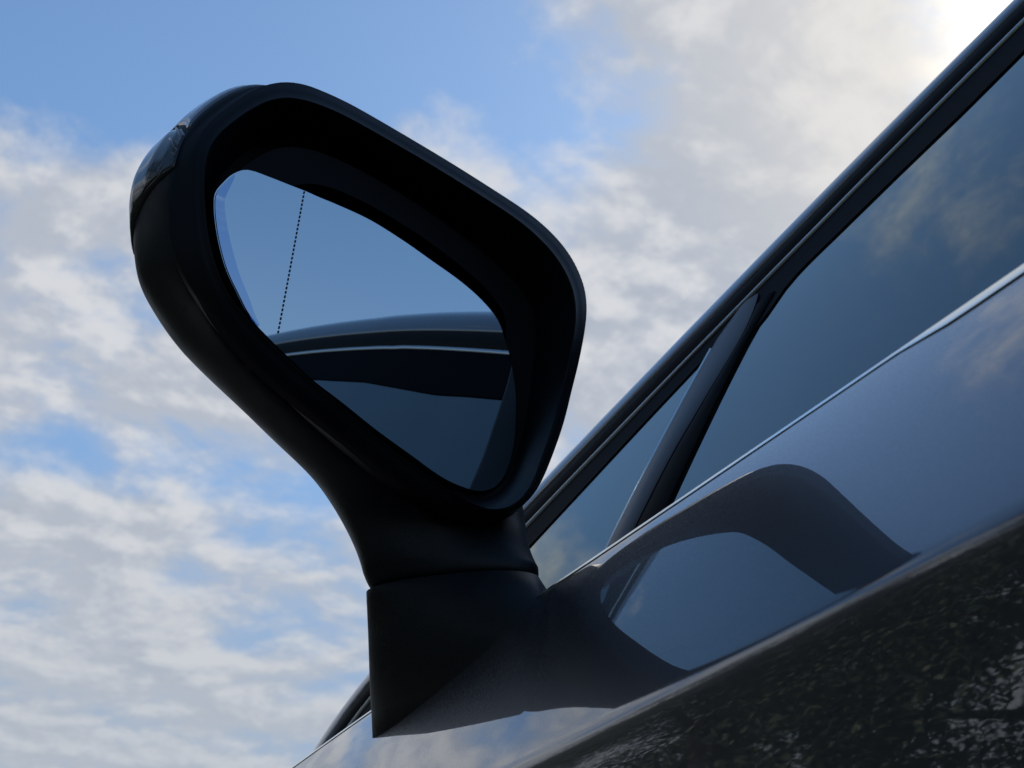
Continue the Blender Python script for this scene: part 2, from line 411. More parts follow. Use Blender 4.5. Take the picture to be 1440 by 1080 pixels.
# ---- door glass, frames and division bar (children of each front door)
FIQ = ([0.6473, 0.703, 0.7629, 0.8068, 0.963], [1.1511, 1.1244, 1.0944, 1.073, 0.9938])
FID = ([-0.2675, -0.0535, 0.0, 0.1605, 0.321, 0.4087, 0.4462, 0.4943, 0.5393, 0.5618, 0.5757, 0.5842, 0.589], [1.3501, 1.3341, 1.3277, 1.2977, 1.2496, 1.2159, 1.2014, 1.1875, 1.1731, 1.1666, 1.1597, 1.1479, 1.1287])
ry = sorted([(y, z) for i, (y, z) in enumerate(rail) if 10 < i < 240]); RY = ([a for a, b in ry], [b for a, b in ry])
def rz(y): return interp(y, *RY)
def strip(cols):            # cols: (y, z0, z1, out) columns on the window surface, with a return edge inwards
    rings = []
    for y, z0, z1, o in cols:
        rings.append([win(y, z0-.0002, o-.0022)]+[win(y, lerp(z0, max(z0+.001, z1-.0015), t), o) for t in (0, .25, .5, .75, 1)])
    return loft(rings, False)
def band(zs, ya, yb, out, ret=.003):
    rings = []
    for z in zs:
        a, b = ya(z), yb(z)
        rings.append([win(a, z, out-ret), win(a, z, out), win(lerp(a, b, .1), z, out+.0006), win(lerp(a, b, .5), z, out+.0012), win(lerp(a, b, .9), z, out+.0006), win(b, z, out), win(b, z, out-ret)])
    return loft(rings, False)
def pane(ys, bot, top, out, nz=14):
    return loft([[win(y, z, out) for z in [lerp(bot(y), top(y), k/nz) for k in range(nz+1)]] for y in ys], False)
fr_cols = [(y, interp(y, *FIQ) if y < .963 else .9874, rz(y), .0) for y in frange(1.043, .6484, 60)]
fr2 = [(y, interp(y, *FID), rz(y), .0) for y in frange(.6484, -.2675, 120)]
part('window_frame', join(strip(fr_cols), strip(fr2)), 'frame_black', door_l, sharp=40, both=door_r)
bm = lambda z: spline(z, [0.9928, 1.0452, 1.0826, 1.1308, 1.1629, 1.1929], [0.626, 0.6227, 0.6152, 0.6067, 0.612, 0.626])
part('division_bar', band(frange(.9853, 1.1768, 40), lambda z: lerp(.6543, .6484, (z-.9853)/.2033)-max(0, z-1.1576)*.5, bm, .0012), 'bar_black', door_l, sharp=50, both=door_r)
part('bar_edge', band(frange(.9874, 1.150, 30), lambda z: lerp(.6568, .6516, (z-.9853)/.2033), lambda z: lerp(.6555, .6503, (z-.9853)/.2033), .0006, .002), 'bright_trim', door_l, both=door_r)
part('window_channel', band(frange(.9853, 1.1608, 30), bm, lambda z: .5955 if z < 1.1201 else .5955-(z-1.1201)*.1, .0006), 'frame_black', door_l, sharp=50, both=door_r)
part('quarter_glass', pane(frange(.9898, .6484, 30), lambda y: .9789, lambda y: max(.98, interp(y, *FIQ)+.003), -.0009), 'tinted_glass', door_l, both=door_r, flip=True)
part('window_glass', pane(frange(.6013, -.278, 60), lambda y: .9757, lambda y: interp(y, *FID)+.003, -.0010), 'tinted_glass', door_l, both=door_r, flip=True)
part('centre_pillar_cover', pane(frange(-.262, -.364, 8), lambda y: .9874, rz, .001), 'gloss_black', both=True, flip=True)
part('rear_door_glass', pane(frange(-.353, -1.6, 60), lambda y: .992, lambda y: max(.994, rz(y)-.034), -.001), 'tinted_glass', both=True, flip=True)
part('rear_window_frame', strip([(y, max(.992, rz(y)-.036), rz(y), 0.) for y in frange(-.353, -1.655, 60)]), 'frame_black', both=True)
# bright waist strip along the top edge of the doors, broader towards the rear
def waist(y0, y1, ny):
    rings = []
    for y in frange(y0, y1, ny):
        w = .0034+min(.0065, .2*max(0, .340-y)); bx, bz = belt_x(y), belt_z(y)
        q = V(bx-.0001, y, bz+.0006); pts = [V(bx+.004, y, bz-.003), V(bx+.0012, y, bz+.0004), q]
        for k in range(6):
            a = R(lerp(40, 36, k/5)); q = q+V(-math.sin(a), 0, -math.cos(a))*w/6; pts.append(q)
        pts.append(q+V(.0010, 0, -.0002)); rings.append(pts)
    return loft(rings, False, flip=True)
part('waist_trim', waist(1.0, -.28, 90), 'bright_trim', door_l, sharp=25, both=door_r)
part('waist_ledge', loft([[V(belt_x(y)+x, y, belt_z(y)+z) for x, z in ((.001, -.0015), (.016, .008), (.032, .018), (.050, .029), (.066, .033))] for y in frange(1.08, -1.7, 120)], False, flip=True), 'rubber', both=True)
hy = [(-.20, .0), (-.19, .022), (-.15, .034), (-.06, .036), (-.02, .024), (-.01, 0)]
for yo in (0, -.77):
    part('door_handle', tube([V(belt_x(y+yo)-.080-o, y+yo, .80) for y, o in hy], [.010, .012, .013, .013, .012, .010], 10), 'paint', both=True)
# ---- wheels
def wheel(y):
    w = bpy.data.objects.new('wheel', None)
    prof_t = [(.20, -.10), (.27, -.115), (.325, -.108), (.343, -.08), (.345, 0), (.343, .08), (.325, .108), (.27, .115), (.20, .10)]
    def lathe(pr, n=48):
        return loft([[V(x, r*math.cos(a), r*math.sin(a)) for a in [2*math.pi*k/n for k in range(n)]] for r, x in pr], True)
    ty = lathe(prof_t); rm = lathe([(.235, -.105), (.225, -.09), (.215, -.02), (.21, .09)])
    hub = lathe([(.001, -.085), (.05, -.085), (.06, -.06), (.001, -.05)])
    sp = []
    for k in range(10):
        a = 2*math.pi*k/10; d = V(0, math.cos(a), math.sin(a)); u = V(0, -math.sin(a), math.cos(a))
        v = [d*r+u*s*q+V(x, 0, 0) for r, q, x0 in ((.045, .022, -.078), (.23, .014, -.092)) for s, x in ((-1, x0+.03), (-1, x0), (1, x0), (1, x0+.03))]
        sp.append((v, [(0, 1, 5, 4), (1, 2, 6, 5), (2, 3, 7, 6), (0, 4, 7, 3)]))
    disc = lathe([(.001, -.03), (.17, -.03), (.17, .0), (.001, 0)])
    return ty, join(rm, hub, *sp), disc
for y in (FW, RW):
    ty, rm, disc = wheel(y)
    for sx in (1, -1):
        off = V(.395 if sx > 0 else 2*CX-.395, y, .345)
        tr = lambda vf: ([V(p.x*sx, p.y, p.z)+off for p in vf[0]], [q if sx > 0 else q[::-1] for q in vf[1]])
        o = part('wheel', tr(ty), 'tyre', sharp=50)
        part('rim', tr(rm), 'alloy', o, sharp=40); part('brake_disc', tr(disc), 'alloy', o, sharp=40)
    part('wheel_arch_liner', loft([[V(CX+x, y+.39*math.cos(a), .345+.385*math.sin(a)) for x in (-.86, .86)] for a in [math.pi*k/20 for k in range(21)]], False), 'rubber')

# ------------------------------------------------------------------ door mirror
RIM_N = (0.1219,-0.9925,0.0)
BEZEL = [
[(0.16142,0.63382,1.06462),(0.15707,0.63329,1.06992),(0.15295,0.63278,1.07587),(0.14909,0.63231,1.08250),(0.14540,0.63186,1.08984),(0.14201,0.63144,1.09793),(0.13952,0.63113,1.10679),(0.13782,0.63093,1.11634),(0.13659,0.63077,1.12661),(0.13567,0.63066,1.13769),(0.13502,0.63058,1.14971),(0.13548,0.63064,1.16241),(0.13895,0.63106,1.17449),(0.14447,0.63174,1.18589),(0.15113,0.63256,1.19681),(0.15840,0.63345,1.20755),(0.16637,0.63443,1.21792),(0.17564,0.63557,1.22679),(0.18614,0.63686,1.23350),(0.19767,0.63827,1.23726),(0.20964,0.63974,1.23790),(0.22092,0.64113,1.23759),(0.23142,0.64242,1.23666),(0.24118,0.64362,1.23527),(0.25023,0.64473,1.23383),(0.25869,0.64577,1.23242),(0.26667,0.64675,1.23106),(0.27427,0.64768,1.22973),(0.28158,0.64858,1.22844),(0.28866,0.64945,1.22717),(0.29558,0.65030,1.22588),(0.30238,0.65113,1.22454),(0.30912,0.65196,1.22316),(0.31585,0.65278,1.22172),(0.32263,0.65362,1.22025),(0.32951,0.65446,1.21872),(0.33654,0.65533,1.21711),(0.34381,0.65622,1.21542),(0.35129,0.65714,1.21353),(0.35882,0.65806,1.21117),(0.36626,0.65897,1.20816),(0.37349,0.65986,1.20442),(0.38032,0.66070,1.19982),(0.38650,0.66146,1.19425),(0.39178,0.66211,1.18764),(0.39594,0.66262,1.18003),(0.39874,0.66296,1.17145),(0.39994,0.66311,1.16202),(0.39964,0.66307,1.15204),(0.39816,0.66289,1.14181),(0.39619,0.66265,1.13165),(0.39401,0.66238,1.12164),(0.39161,0.66209,1.11174),(0.38897,0.66176,1.10191),(0.38631,0.66144,1.09211),(0.38373,0.66112,1.08226),(0.38095,0.66078,1.07229),(0.37773,0.66038,1.06222),(0.37408,0.65993,1.05206),(0.37005,0.65944,1.04178),(0.36556,0.65889,1.03139),(0.36029,0.65824,1.02112),(0.35371,0.65743,1.01159),(0.34545,0.65642,1.00363),(0.33562,0.65521,0.99792),(0.32488,0.65389,0.99453),(0.31405,0.65256,0.99298),(0.30342,0.65126,0.99325),(0.29341,0.65003,0.99488),(0.28431,0.64891,0.99713),(0.27610,0.64790,0.99987),(0.26873,0.64700,1.00297),(0.26216,0.64619,1.00604),(0.25626,0.64547,1.00896),(0.25093,0.64481,1.01176),(0.24605,0.64421,1.01428),(0.24150,0.64366,1.01650),(0.23720,0.64313,1.01851),(0.23310,0.64262,1.02037),(0.22915,0.64214,1.02214),(0.22532,0.64167,1.02385),(0.22157,0.64121,1.02554),(0.21786,0.64075,1.02722),(0.21419,0.64030,1.02891),(0.21051,0.63985,1.03064),(0.20683,0.63940,1.03243),(0.20312,0.63894,1.03432),(0.19935,0.63848,1.03631),(0.19550,0.63801,1.03840),(0.19154,0.63752,1.04064),(0.18747,0.63702,1.04307),(0.18330,0.63651,1.04574),(0.17905,0.63599,1.04872),(0.17473,0.63546,1.05205),(0.17033,0.63492,1.05576),(0.16587,0.63437,1.05993)],
[(0.16677,0.62269,1.06387),(0.16236,0.62215,1.06872),(0.15813,0.62163,1.07422),(0.15416,0.62114,1.08042),(0.15046,0.62069,1.08733),(0.14713,0.62028,1.09500),(0.14453,0.61996,1.10341),(0.14258,0.61972,1.11253),(0.14109,0.61954,1.12239),(0.13990,0.61939,1.13307),(0.13901,0.61928,1.14470),(0.13912,0.61930,1.15706),(0.14183,0.61963,1.16910),(0.14682,0.62024,1.18041),(0.15319,0.62103,1.19111),(0.16024,0.62189,1.20157),(0.16800,0.62284,1.21165),(0.17694,0.62394,1.22040),(0.18713,0.62519,1.22700),(0.19835,0.62657,1.23067),(0.20994,0.62799,1.23151),(0.22091,0.62934,1.23133),(0.23116,0.63060,1.23045),(0.24069,0.63177,1.22911),(0.24953,0.63285,1.22773),(0.25779,0.63387,1.22640),(0.26560,0.63483,1.22509),(0.27303,0.63574,1.22382),(0.28018,0.63662,1.22257),(0.28711,0.63747,1.22132),(0.29387,0.63830,1.22005),(0.30052,0.63911,1.21874),(0.30711,0.63992,1.21738),(0.31369,0.64073,1.21599),(0.32032,0.64155,1.21455),(0.32705,0.64237,1.21306),(0.33394,0.64322,1.21150),(0.34103,0.64409,1.20983),(0.34833,0.64499,1.20796),(0.35568,0.64589,1.20563),(0.36293,0.64678,1.20267),(0.37000,0.64765,1.19902),(0.37672,0.64847,1.19457),(0.38283,0.64922,1.18917),(0.38807,0.64986,1.18275),(0.39225,0.65038,1.17535),(0.39507,0.65072,1.16700),(0.39630,0.65088,1.15778),(0.39607,0.65085,1.14801),(0.39472,0.65068,1.13800),(0.39282,0.65045,1.12805),(0.39068,0.65019,1.11822),(0.38832,0.64990,1.10849),(0.38574,0.64958,1.09884),(0.38314,0.64926,1.08922),(0.38062,0.64895,1.07954),(0.37792,0.64862,1.06974),(0.37477,0.64823,1.05985),(0.37119,0.64779,1.04986),(0.36732,0.64732,1.03971),(0.36304,0.64679,1.02940),(0.35791,0.64616,1.01925),(0.35131,0.64535,1.00996),(0.34293,0.64432,1.00241),(0.33286,0.64309,0.99735),(0.32170,0.64171,0.99512),(0.31049,0.64034,0.99502),(0.29991,0.63904,0.99633),(0.29026,0.63785,0.99849),(0.28165,0.63680,1.00096),(0.27395,0.63585,1.00369),(0.26708,0.63501,1.00664),(0.26096,0.63426,1.00952),(0.25547,0.63358,1.01223),(0.25051,0.63297,1.01480),(0.24596,0.63242,1.01713),(0.24172,0.63190,1.01921),(0.23773,0.63141,1.02110),(0.23393,0.63094,1.02287),(0.23027,0.63049,1.02456),(0.22672,0.63005,1.02620),(0.22326,0.62963,1.02782),(0.21984,0.62921,1.02942),(0.21645,0.62879,1.03103),(0.21307,0.62838,1.03266),(0.20967,0.62796,1.03435),(0.20625,0.62754,1.03611),(0.20277,0.62711,1.03797),(0.19921,0.62668,1.03992),(0.19555,0.62623,1.04200),(0.19179,0.62576,1.04424),(0.18791,0.62529,1.04671),(0.18391,0.62480,1.04942),(0.17979,0.62429,1.05244),(0.17555,0.62377,1.05581),(0.17119,0.62324,1.05960)],
[(0.17152,0.62186,1.06299),(0.16705,0.62132,1.06733),(0.16267,0.62078,1.07230),(0.15858,0.62028,1.07799),(0.15487,0.61982,1.08441),(0.15161,0.61942,1.09157),(0.14889,0.61909,1.09946),(0.14665,0.61881,1.10808),(0.14486,0.61859,1.11746),(0.14335,0.61841,1.12768),(0.14217,0.61826,1.13886),(0.14188,0.61823,1.15082),(0.14369,0.61845,1.16282),(0.14806,0.61898,1.17402),(0.15411,0.61973,1.18446),(0.16091,0.62056,1.19460),(0.16841,0.62148,1.20434),(0.17696,0.62253,1.21296),(0.18679,0.62374,1.21941),(0.19766,0.62507,1.22297),(0.20880,0.62644,1.22405),(0.21940,0.62774,1.22404),(0.22937,0.62897,1.22320),(0.23863,0.63010,1.22193),(0.24722,0.63116,1.22063),(0.25526,0.63215,1.21937),(0.26286,0.63308,1.21813),(0.27010,0.63397,1.21692),(0.27706,0.63482,1.21572),(0.28380,0.63565,1.21450),(0.29038,0.63646,1.21325),(0.29685,0.63725,1.21196),(0.30327,0.63804,1.21064),(0.30968,0.63883,1.20929),(0.31614,0.63962,1.20791),(0.32270,0.64043,1.20647),(0.32941,0.64125,1.20495),(0.33630,0.64210,1.20330),(0.34338,0.64297,1.20145),(0.35051,0.64384,1.19916),(0.35755,0.64471,1.19627),(0.36443,0.64555,1.19272),(0.37103,0.64636,1.18843),(0.37706,0.64710,1.18324),(0.38225,0.64774,1.17705),(0.38644,0.64825,1.16990),(0.38931,0.64861,1.16180),(0.39056,0.64876,1.15283),(0.39041,0.64874,1.14331),(0.38920,0.64859,1.13357),(0.38739,0.64837,1.12384),(0.38530,0.64811,1.11422),(0.38299,0.64783,1.10470),(0.38048,0.64752,1.09526),(0.37795,0.64721,1.08584),(0.37549,0.64691,1.07637),(0.37288,0.64659,1.06677),(0.36981,0.64621,1.05708),(0.36633,0.64578,1.04729),(0.36264,0.64533,1.03730),(0.35862,0.64484,1.02709),(0.35365,0.64423,1.01706),(0.34703,0.64341,1.00806),(0.33850,0.64237,1.00098),(0.32815,0.64110,0.99670),(0.31648,0.63966,0.99581),(0.30486,0.63824,0.99739),(0.29432,0.63694,0.99994),(0.28509,0.63581,1.00270),(0.27704,0.63482,1.00543),(0.26995,0.63395,1.00816),(0.26366,0.63318,1.01092),(0.25807,0.63249,1.01357),(0.25306,0.63188,1.01605),(0.24852,0.63132,1.01836),(0.24436,0.63081,1.02045),(0.24049,0.63033,1.02236),(0.23685,0.62989,1.02412),(0.23339,0.62946,1.02579),(0.23008,0.62905,1.02739),(0.22687,0.62866,1.02895),(0.22374,0.62828,1.03047),(0.22066,0.62790,1.03198),(0.21760,0.62752,1.03349),(0.21456,0.62715,1.03502),(0.21150,0.62677,1.03658),(0.20841,0.62639,1.03821),(0.20527,0.62601,1.03990),(0.20205,0.62561,1.04168),(0.19875,0.62521,1.04358),(0.19533,0.62479,1.04562),(0.19179,0.62435,1.04783),(0.18809,0.62390,1.05024),(0.18421,0.62342,1.05291),(0.18015,0.62292,1.05587),(0.17591,0.62240,1.05921)],
[(0.17470,0.62082,1.06242),(0.17019,0.62027,1.06641),(0.16572,0.61972,1.07104),(0.16154,0.61921,1.07639),(0.15783,0.61875,1.08249),(0.15462,0.61836,1.08932),(0.15181,0.61801,1.09687),(0.14938,0.61772,1.10516),(0.14739,0.61747,1.11422),(0.14568,0.61726,1.12414),(0.14430,0.61709,1.13502),(0.14375,0.61702,1.14673),(0.14497,0.61717,1.15869),(0.14894,0.61766,1.16982),(0.15477,0.61838,1.18009),(0.16140,0.61919,1.19001),(0.16874,0.62009,1.19953),(0.17703,0.62111,1.20806),(0.18662,0.62229,1.21443),(0.19726,0.62360,1.21792),(0.20811,0.62493,1.21915),(0.21848,0.62620,1.21925),(0.22825,0.62740,1.21843),(0.23733,0.62852,1.21721),(0.24576,0.62955,1.21596),(0.25366,0.63052,1.21475),(0.26112,0.63144,1.21356),(0.26823,0.63231,1.21239),(0.27507,0.63315,1.21122),(0.28169,0.63396,1.21002),(0.28815,0.63476,1.20879),(0.29451,0.63554,1.20751),(0.30080,0.63631,1.20622),(0.30710,0.63708,1.20490),(0.31345,0.63786,1.20354),(0.31990,0.63865,1.20214),(0.32649,0.63946,1.20064),(0.33325,0.64029,1.19902),(0.34019,0.64114,1.19718),(0.34718,0.64200,1.19492),(0.35408,0.64285,1.19206),(0.36083,0.64368,1.18858),(0.36735,0.64448,1.18440),(0.37333,0.64521,1.17934),(0.37849,0.64585,1.17330),(0.38269,0.64636,1.16632),(0.38558,0.64672,1.15839),(0.38685,0.64687,1.14957),(0.38675,0.64686,1.14022),(0.38564,0.64672,1.13065),(0.38389,0.64651,1.12107),(0.38183,0.64626,1.11159),(0.37955,0.64598,1.10221),(0.37709,0.64568,1.09291),(0.37460,0.64537,1.08362),(0.37219,0.64507,1.07428),(0.36963,0.64476,1.06482),(0.36662,0.64439,1.05526),(0.36319,0.64397,1.04561),(0.35963,0.64353,1.03571),(0.35577,0.64306,1.02556),(0.35091,0.64246,1.01563),(0.34427,0.64165,1.00682),(0.33565,0.64059,1.00005),(0.32512,0.63929,0.99626),(0.31312,0.63782,0.99627),(0.30121,0.63636,0.99895),(0.29071,0.63507,1.00230),(0.28176,0.63397,1.00547),(0.27408,0.63303,1.00836),(0.26737,0.63220,1.01109),(0.26147,0.63148,1.01373),(0.25623,0.63083,1.01624),(0.25153,0.63026,1.01856),(0.24728,0.62974,1.02070),(0.24337,0.62926,1.02264),(0.23975,0.62881,1.02443),(0.23634,0.62839,1.02611),(0.23311,0.62800,1.02771),(0.23001,0.62762,1.02925),(0.22702,0.62725,1.03075),(0.22411,0.62689,1.03221),(0.22125,0.62654,1.03366),(0.21842,0.62619,1.03511),(0.21559,0.62585,1.03657),(0.21276,0.62550,1.03805),(0.20989,0.62515,1.03958),(0.20697,0.62479,1.04117),(0.20398,0.62442,1.04285),(0.20091,0.62404,1.04462),(0.19773,0.62365,1.04652),(0.19440,0.62324,1.04857),(0.19089,0.62281,1.05078),(0.18718,0.62236,1.05321),(0.18324,0.62187,1.05591),(0.17907,0.62136,1.05895)],
[(0.17588,0.61984,1.06222),(0.17136,0.61929,1.06609),(0.16685,0.61873,1.07060),(0.16265,0.61822,1.07584),(0.15894,0.61776,1.08183),(0.15574,0.61737,1.08854),(0.15290,0.61702,1.09597),(0.15041,0.61671,1.10415),(0.14835,0.61646,1.11310),(0.14656,0.61624,1.12291),(0.14512,0.61606,1.13368),(0.14448,0.61599,1.14530),(0.14549,0.61611,1.15725),(0.14932,0.61658,1.16836),(0.15507,0.61729,1.17857),(0.16165,0.61809,1.18842),(0.16893,0.61899,1.19786),(0.17713,0.61999,1.20636),(0.18664,0.62116,1.21269),(0.19720,0.62246,1.21616),(0.20794,0.62378,1.21745),(0.21823,0.62504,1.21758),(0.22794,0.62623,1.21678),(0.23696,0.62734,1.21556),(0.24533,0.62837,1.21433),(0.25318,0.62933,1.21314),(0.26059,0.63024,1.21197),(0.26766,0.63111,1.21081),(0.27445,0.63194,1.20965),(0.28103,0.63275,1.20846),(0.28745,0.63354,1.20723),(0.29377,0.63432,1.20596),(0.30002,0.63508,1.20468),(0.30628,0.63585,1.20337),(0.31260,0.63663,1.20203),(0.31900,0.63741,1.20063),(0.32555,0.63822,1.19914),(0.33227,0.63904,1.19753),(0.33916,0.63989,1.19569),(0.34610,0.64074,1.19344),(0.35295,0.64158,1.19060),(0.35965,0.64241,1.18713),(0.36614,0.64320,1.18300),(0.37211,0.64394,1.17799),(0.37726,0.64457,1.17199),(0.38146,0.64508,1.16508),(0.38436,0.64544,1.15720),(0.38563,0.64560,1.14844),(0.38555,0.64559,1.13915),(0.38447,0.64545,1.12964),(0.38275,0.64524,1.12011),(0.38069,0.64499,1.11068),(0.37843,0.64471,1.10135),(0.37599,0.64441,1.09209),(0.37352,0.64411,1.08285),(0.37111,0.64381,1.07356),(0.36858,0.64350,1.06414),(0.36559,0.64313,1.05463),(0.36218,0.64272,1.04502),(0.35866,0.64228,1.03516),(0.35486,0.64182,1.02503),(0.35003,0.64122,1.01513),(0.34339,0.64041,1.00638),(0.33473,0.63935,0.99972),(0.32414,0.63805,0.99611),(0.31203,0.63656,0.99642),(0.30002,0.63508,0.99949),(0.28953,0.63380,1.00313),(0.28068,0.63271,1.00644),(0.27312,0.63178,1.00938),(0.26656,0.63098,1.01211),(0.26078,0.63027,1.01471),(0.25566,0.62964,1.01716),(0.25108,0.62907,1.01943),(0.24692,0.62856,1.02151),(0.24311,0.62810,1.02340),(0.23956,0.62766,1.02515),(0.23624,0.62725,1.02680),(0.23308,0.62686,1.02838),(0.23006,0.62649,1.02990),(0.22715,0.62614,1.03137),(0.22432,0.62579,1.03282),(0.22154,0.62545,1.03425),(0.21878,0.62511,1.03567),(0.21603,0.62477,1.03711),(0.21327,0.62443,1.03856),(0.21048,0.62409,1.04006),(0.20763,0.62374,1.04161),(0.20473,0.62338,1.04325),(0.20174,0.62302,1.04498),(0.19863,0.62264,1.04684),(0.19539,0.62224,1.04883),(0.19195,0.62181,1.05097),(0.18828,0.62136,1.05332),(0.18439,0.62089,1.05592),(0.18025,0.62038,1.05886)],
[(0.17647,0.61935,1.06212),(0.17195,0.61879,1.06593),(0.16742,0.61824,1.07038),(0.16321,0.61772,1.07556),(0.15949,0.61727,1.08149),(0.15630,0.61687,1.08815),(0.15345,0.61652,1.09552),(0.15092,0.61621,1.10364),(0.14883,0.61596,1.11253),(0.14701,0.61573,1.12230),(0.14553,0.61555,1.13301),(0.14484,0.61547,1.14459),(0.14575,0.61558,1.15653),(0.14951,0.61604,1.16763),(0.15523,0.61674,1.17781),(0.16177,0.61755,1.18762),(0.16902,0.61844,1.19702),(0.17718,0.61944,1.20551),(0.18665,0.62060,1.21183),(0.19717,0.62189,1.21528),(0.20786,0.62320,1.21660),(0.21811,0.62446,1.21675),(0.22778,0.62565,1.21595),(0.23677,0.62675,1.21474),(0.24512,0.62778,1.21352),(0.25294,0.62874,1.21234),(0.26032,0.62965,1.21117),(0.26737,0.63051,1.21002),(0.27414,0.63134,1.20887),(0.28071,0.63215,1.20768),(0.28711,0.63293,1.20645),(0.29340,0.63371,1.20519),(0.29963,0.63447,1.20391),(0.30587,0.63524,1.20260),(0.31217,0.63601,1.20127),(0.31856,0.63680,1.19988),(0.32508,0.63760,1.19840),(0.33178,0.63842,1.19678),(0.33864,0.63926,1.19495),(0.34556,0.64011,1.19270),(0.35238,0.64095,1.18987),(0.35907,0.64177,1.18641),(0.36554,0.64256,1.18230),(0.37150,0.64330,1.17731),(0.37664,0.64393,1.17134),(0.38085,0.64444,1.16445),(0.38375,0.64480,1.15661),(0.38502,0.64496,1.14787),(0.38495,0.64495,1.13861),(0.38389,0.64482,1.12913),(0.38218,0.64461,1.11963),(0.38013,0.64436,1.11022),(0.37787,0.64408,1.10091),(0.37543,0.64378,1.09168),(0.37297,0.64348,1.08247),(0.37058,0.64318,1.07319),(0.36805,0.64287,1.06380),(0.36507,0.64251,1.05431),(0.36167,0.64209,1.04473),(0.35817,0.64166,1.03488),(0.35440,0.64120,1.02477),(0.34959,0.64061,1.01488),(0.34295,0.63979,1.00617),(0.33427,0.63873,0.99956),(0.32365,0.63742,0.99604),(0.31148,0.63593,0.99650),(0.29942,0.63445,0.99977),(0.28894,0.63316,1.00354),(0.28013,0.63208,1.00692),(0.27264,0.63116,1.00990),(0.26615,0.63036,1.01262),(0.26044,0.62966,1.01520),(0.25538,0.62904,1.01763),(0.25085,0.62848,1.01987),(0.24674,0.62798,1.02191),(0.24297,0.62752,1.02378),(0.23947,0.62709,1.02551),(0.23618,0.62668,1.02715),(0.23307,0.62630,1.02871),(0.23009,0.62593,1.03022),(0.22722,0.62558,1.03169),(0.22442,0.62524,1.03312),(0.22168,0.62490,1.03454),(0.21896,0.62457,1.03596),(0.21625,0.62423,1.03738),(0.21353,0.62390,1.03882),(0.21077,0.62356,1.04030),(0.20797,0.62322,1.04183),(0.20510,0.62286,1.04345),(0.20215,0.62250,1.04517),(0.19909,0.62213,1.04700),(0.19588,0.62173,1.04896),(0.19247,0.62131,1.05107),(0.18884,0.62087,1.05337),(0.18496,0.62039,1.05593),(0.18084,0.61989,1.05882)],
[(0.17661,0.62103,1.06268),(0.17210,0.62048,1.06651),(0.16760,0.61992,1.07097),(0.16339,0.61941,1.07616),(0.15967,0.61895,1.08210),(0.15647,0.61856,1.08876),(0.15363,0.61821,1.09614),(0.15111,0.61790,1.10426),(0.14904,0.61764,1.11316),(0.14724,0.61742,1.12292),(0.14580,0.61725,1.13362),(0.14518,0.61717,1.14516),(0.14617,0.61729,1.15705),(0.14996,0.61776,1.16810),(0.15567,0.61846,1.17825),(0.16222,0.61926,1.18803),(0.16949,0.62015,1.19738),(0.17766,0.62116,1.20578),(0.18714,0.62232,1.21201),(0.19765,0.62361,1.21540),(0.20830,0.62492,1.21669),(0.21851,0.62617,1.21682),(0.22814,0.62736,1.21602),(0.23710,0.62846,1.21482),(0.24541,0.62948,1.21359),(0.25319,0.63043,1.21240),(0.26054,0.63133,1.21123),(0.26756,0.63220,1.21007),(0.27430,0.63302,1.20891),(0.28083,0.63383,1.20772),(0.28719,0.63461,1.20649),(0.29345,0.63538,1.20523),(0.29965,0.63614,1.20394),(0.30586,0.63690,1.20263),(0.31211,0.63767,1.20129),(0.31845,0.63845,1.19989),(0.32494,0.63924,1.19840),(0.33158,0.64006,1.19678),(0.33840,0.64089,1.19495),(0.34526,0.64174,1.19270),(0.35204,0.64257,1.18989),(0.35869,0.64339,1.18645),(0.36513,0.64418,1.18237),(0.37108,0.64491,1.17742),(0.37623,0.64554,1.17151),(0.38046,0.64606,1.16469),(0.38340,0.64642,1.15691),(0.38471,0.64658,1.14823),(0.38467,0.64658,1.13902),(0.38365,0.64645,1.12959),(0.38198,0.64624,1.12014),(0.37996,0.64600,1.11077),(0.37774,0.64572,1.10149),(0.37534,0.64543,1.09229),(0.37291,0.64513,1.08310),(0.37054,0.64484,1.07385),(0.36805,0.64453,1.06447),(0.36510,0.64417,1.05499),(0.36174,0.64376,1.04542),(0.35826,0.64333,1.03558),(0.35451,0.64287,1.02548),(0.34973,0.64229,1.01559),(0.34311,0.64147,1.00687),(0.33448,0.64041,1.00024),(0.32390,0.63911,0.99667),(0.31176,0.63762,0.99708),(0.29974,0.63615,1.00028),(0.28926,0.63486,1.00402),(0.28044,0.63378,1.00739),(0.27294,0.63286,1.01038),(0.26643,0.63206,1.01311),(0.26072,0.63136,1.01568),(0.25565,0.63073,1.01810),(0.25111,0.63018,1.02035),(0.24699,0.62967,1.02239),(0.24322,0.62921,1.02425),(0.23971,0.62878,1.02599),(0.23641,0.62837,1.02763),(0.23329,0.62799,1.02919),(0.23030,0.62762,1.03070),(0.22742,0.62727,1.03216),(0.22462,0.62692,1.03359),(0.22186,0.62659,1.03501),(0.21913,0.62625,1.03642),(0.21641,0.62592,1.03784),(0.21368,0.62558,1.03929),(0.21092,0.62524,1.04077),(0.20811,0.62490,1.04232),(0.20523,0.62454,1.04394),(0.20228,0.62418,1.04566),(0.19921,0.62380,1.04749),(0.19599,0.62341,1.04946),(0.19258,0.62299,1.05158),(0.18894,0.62254,1.05389),(0.18506,0.62207,1.05646),(0.18095,0.62156,1.05937)],
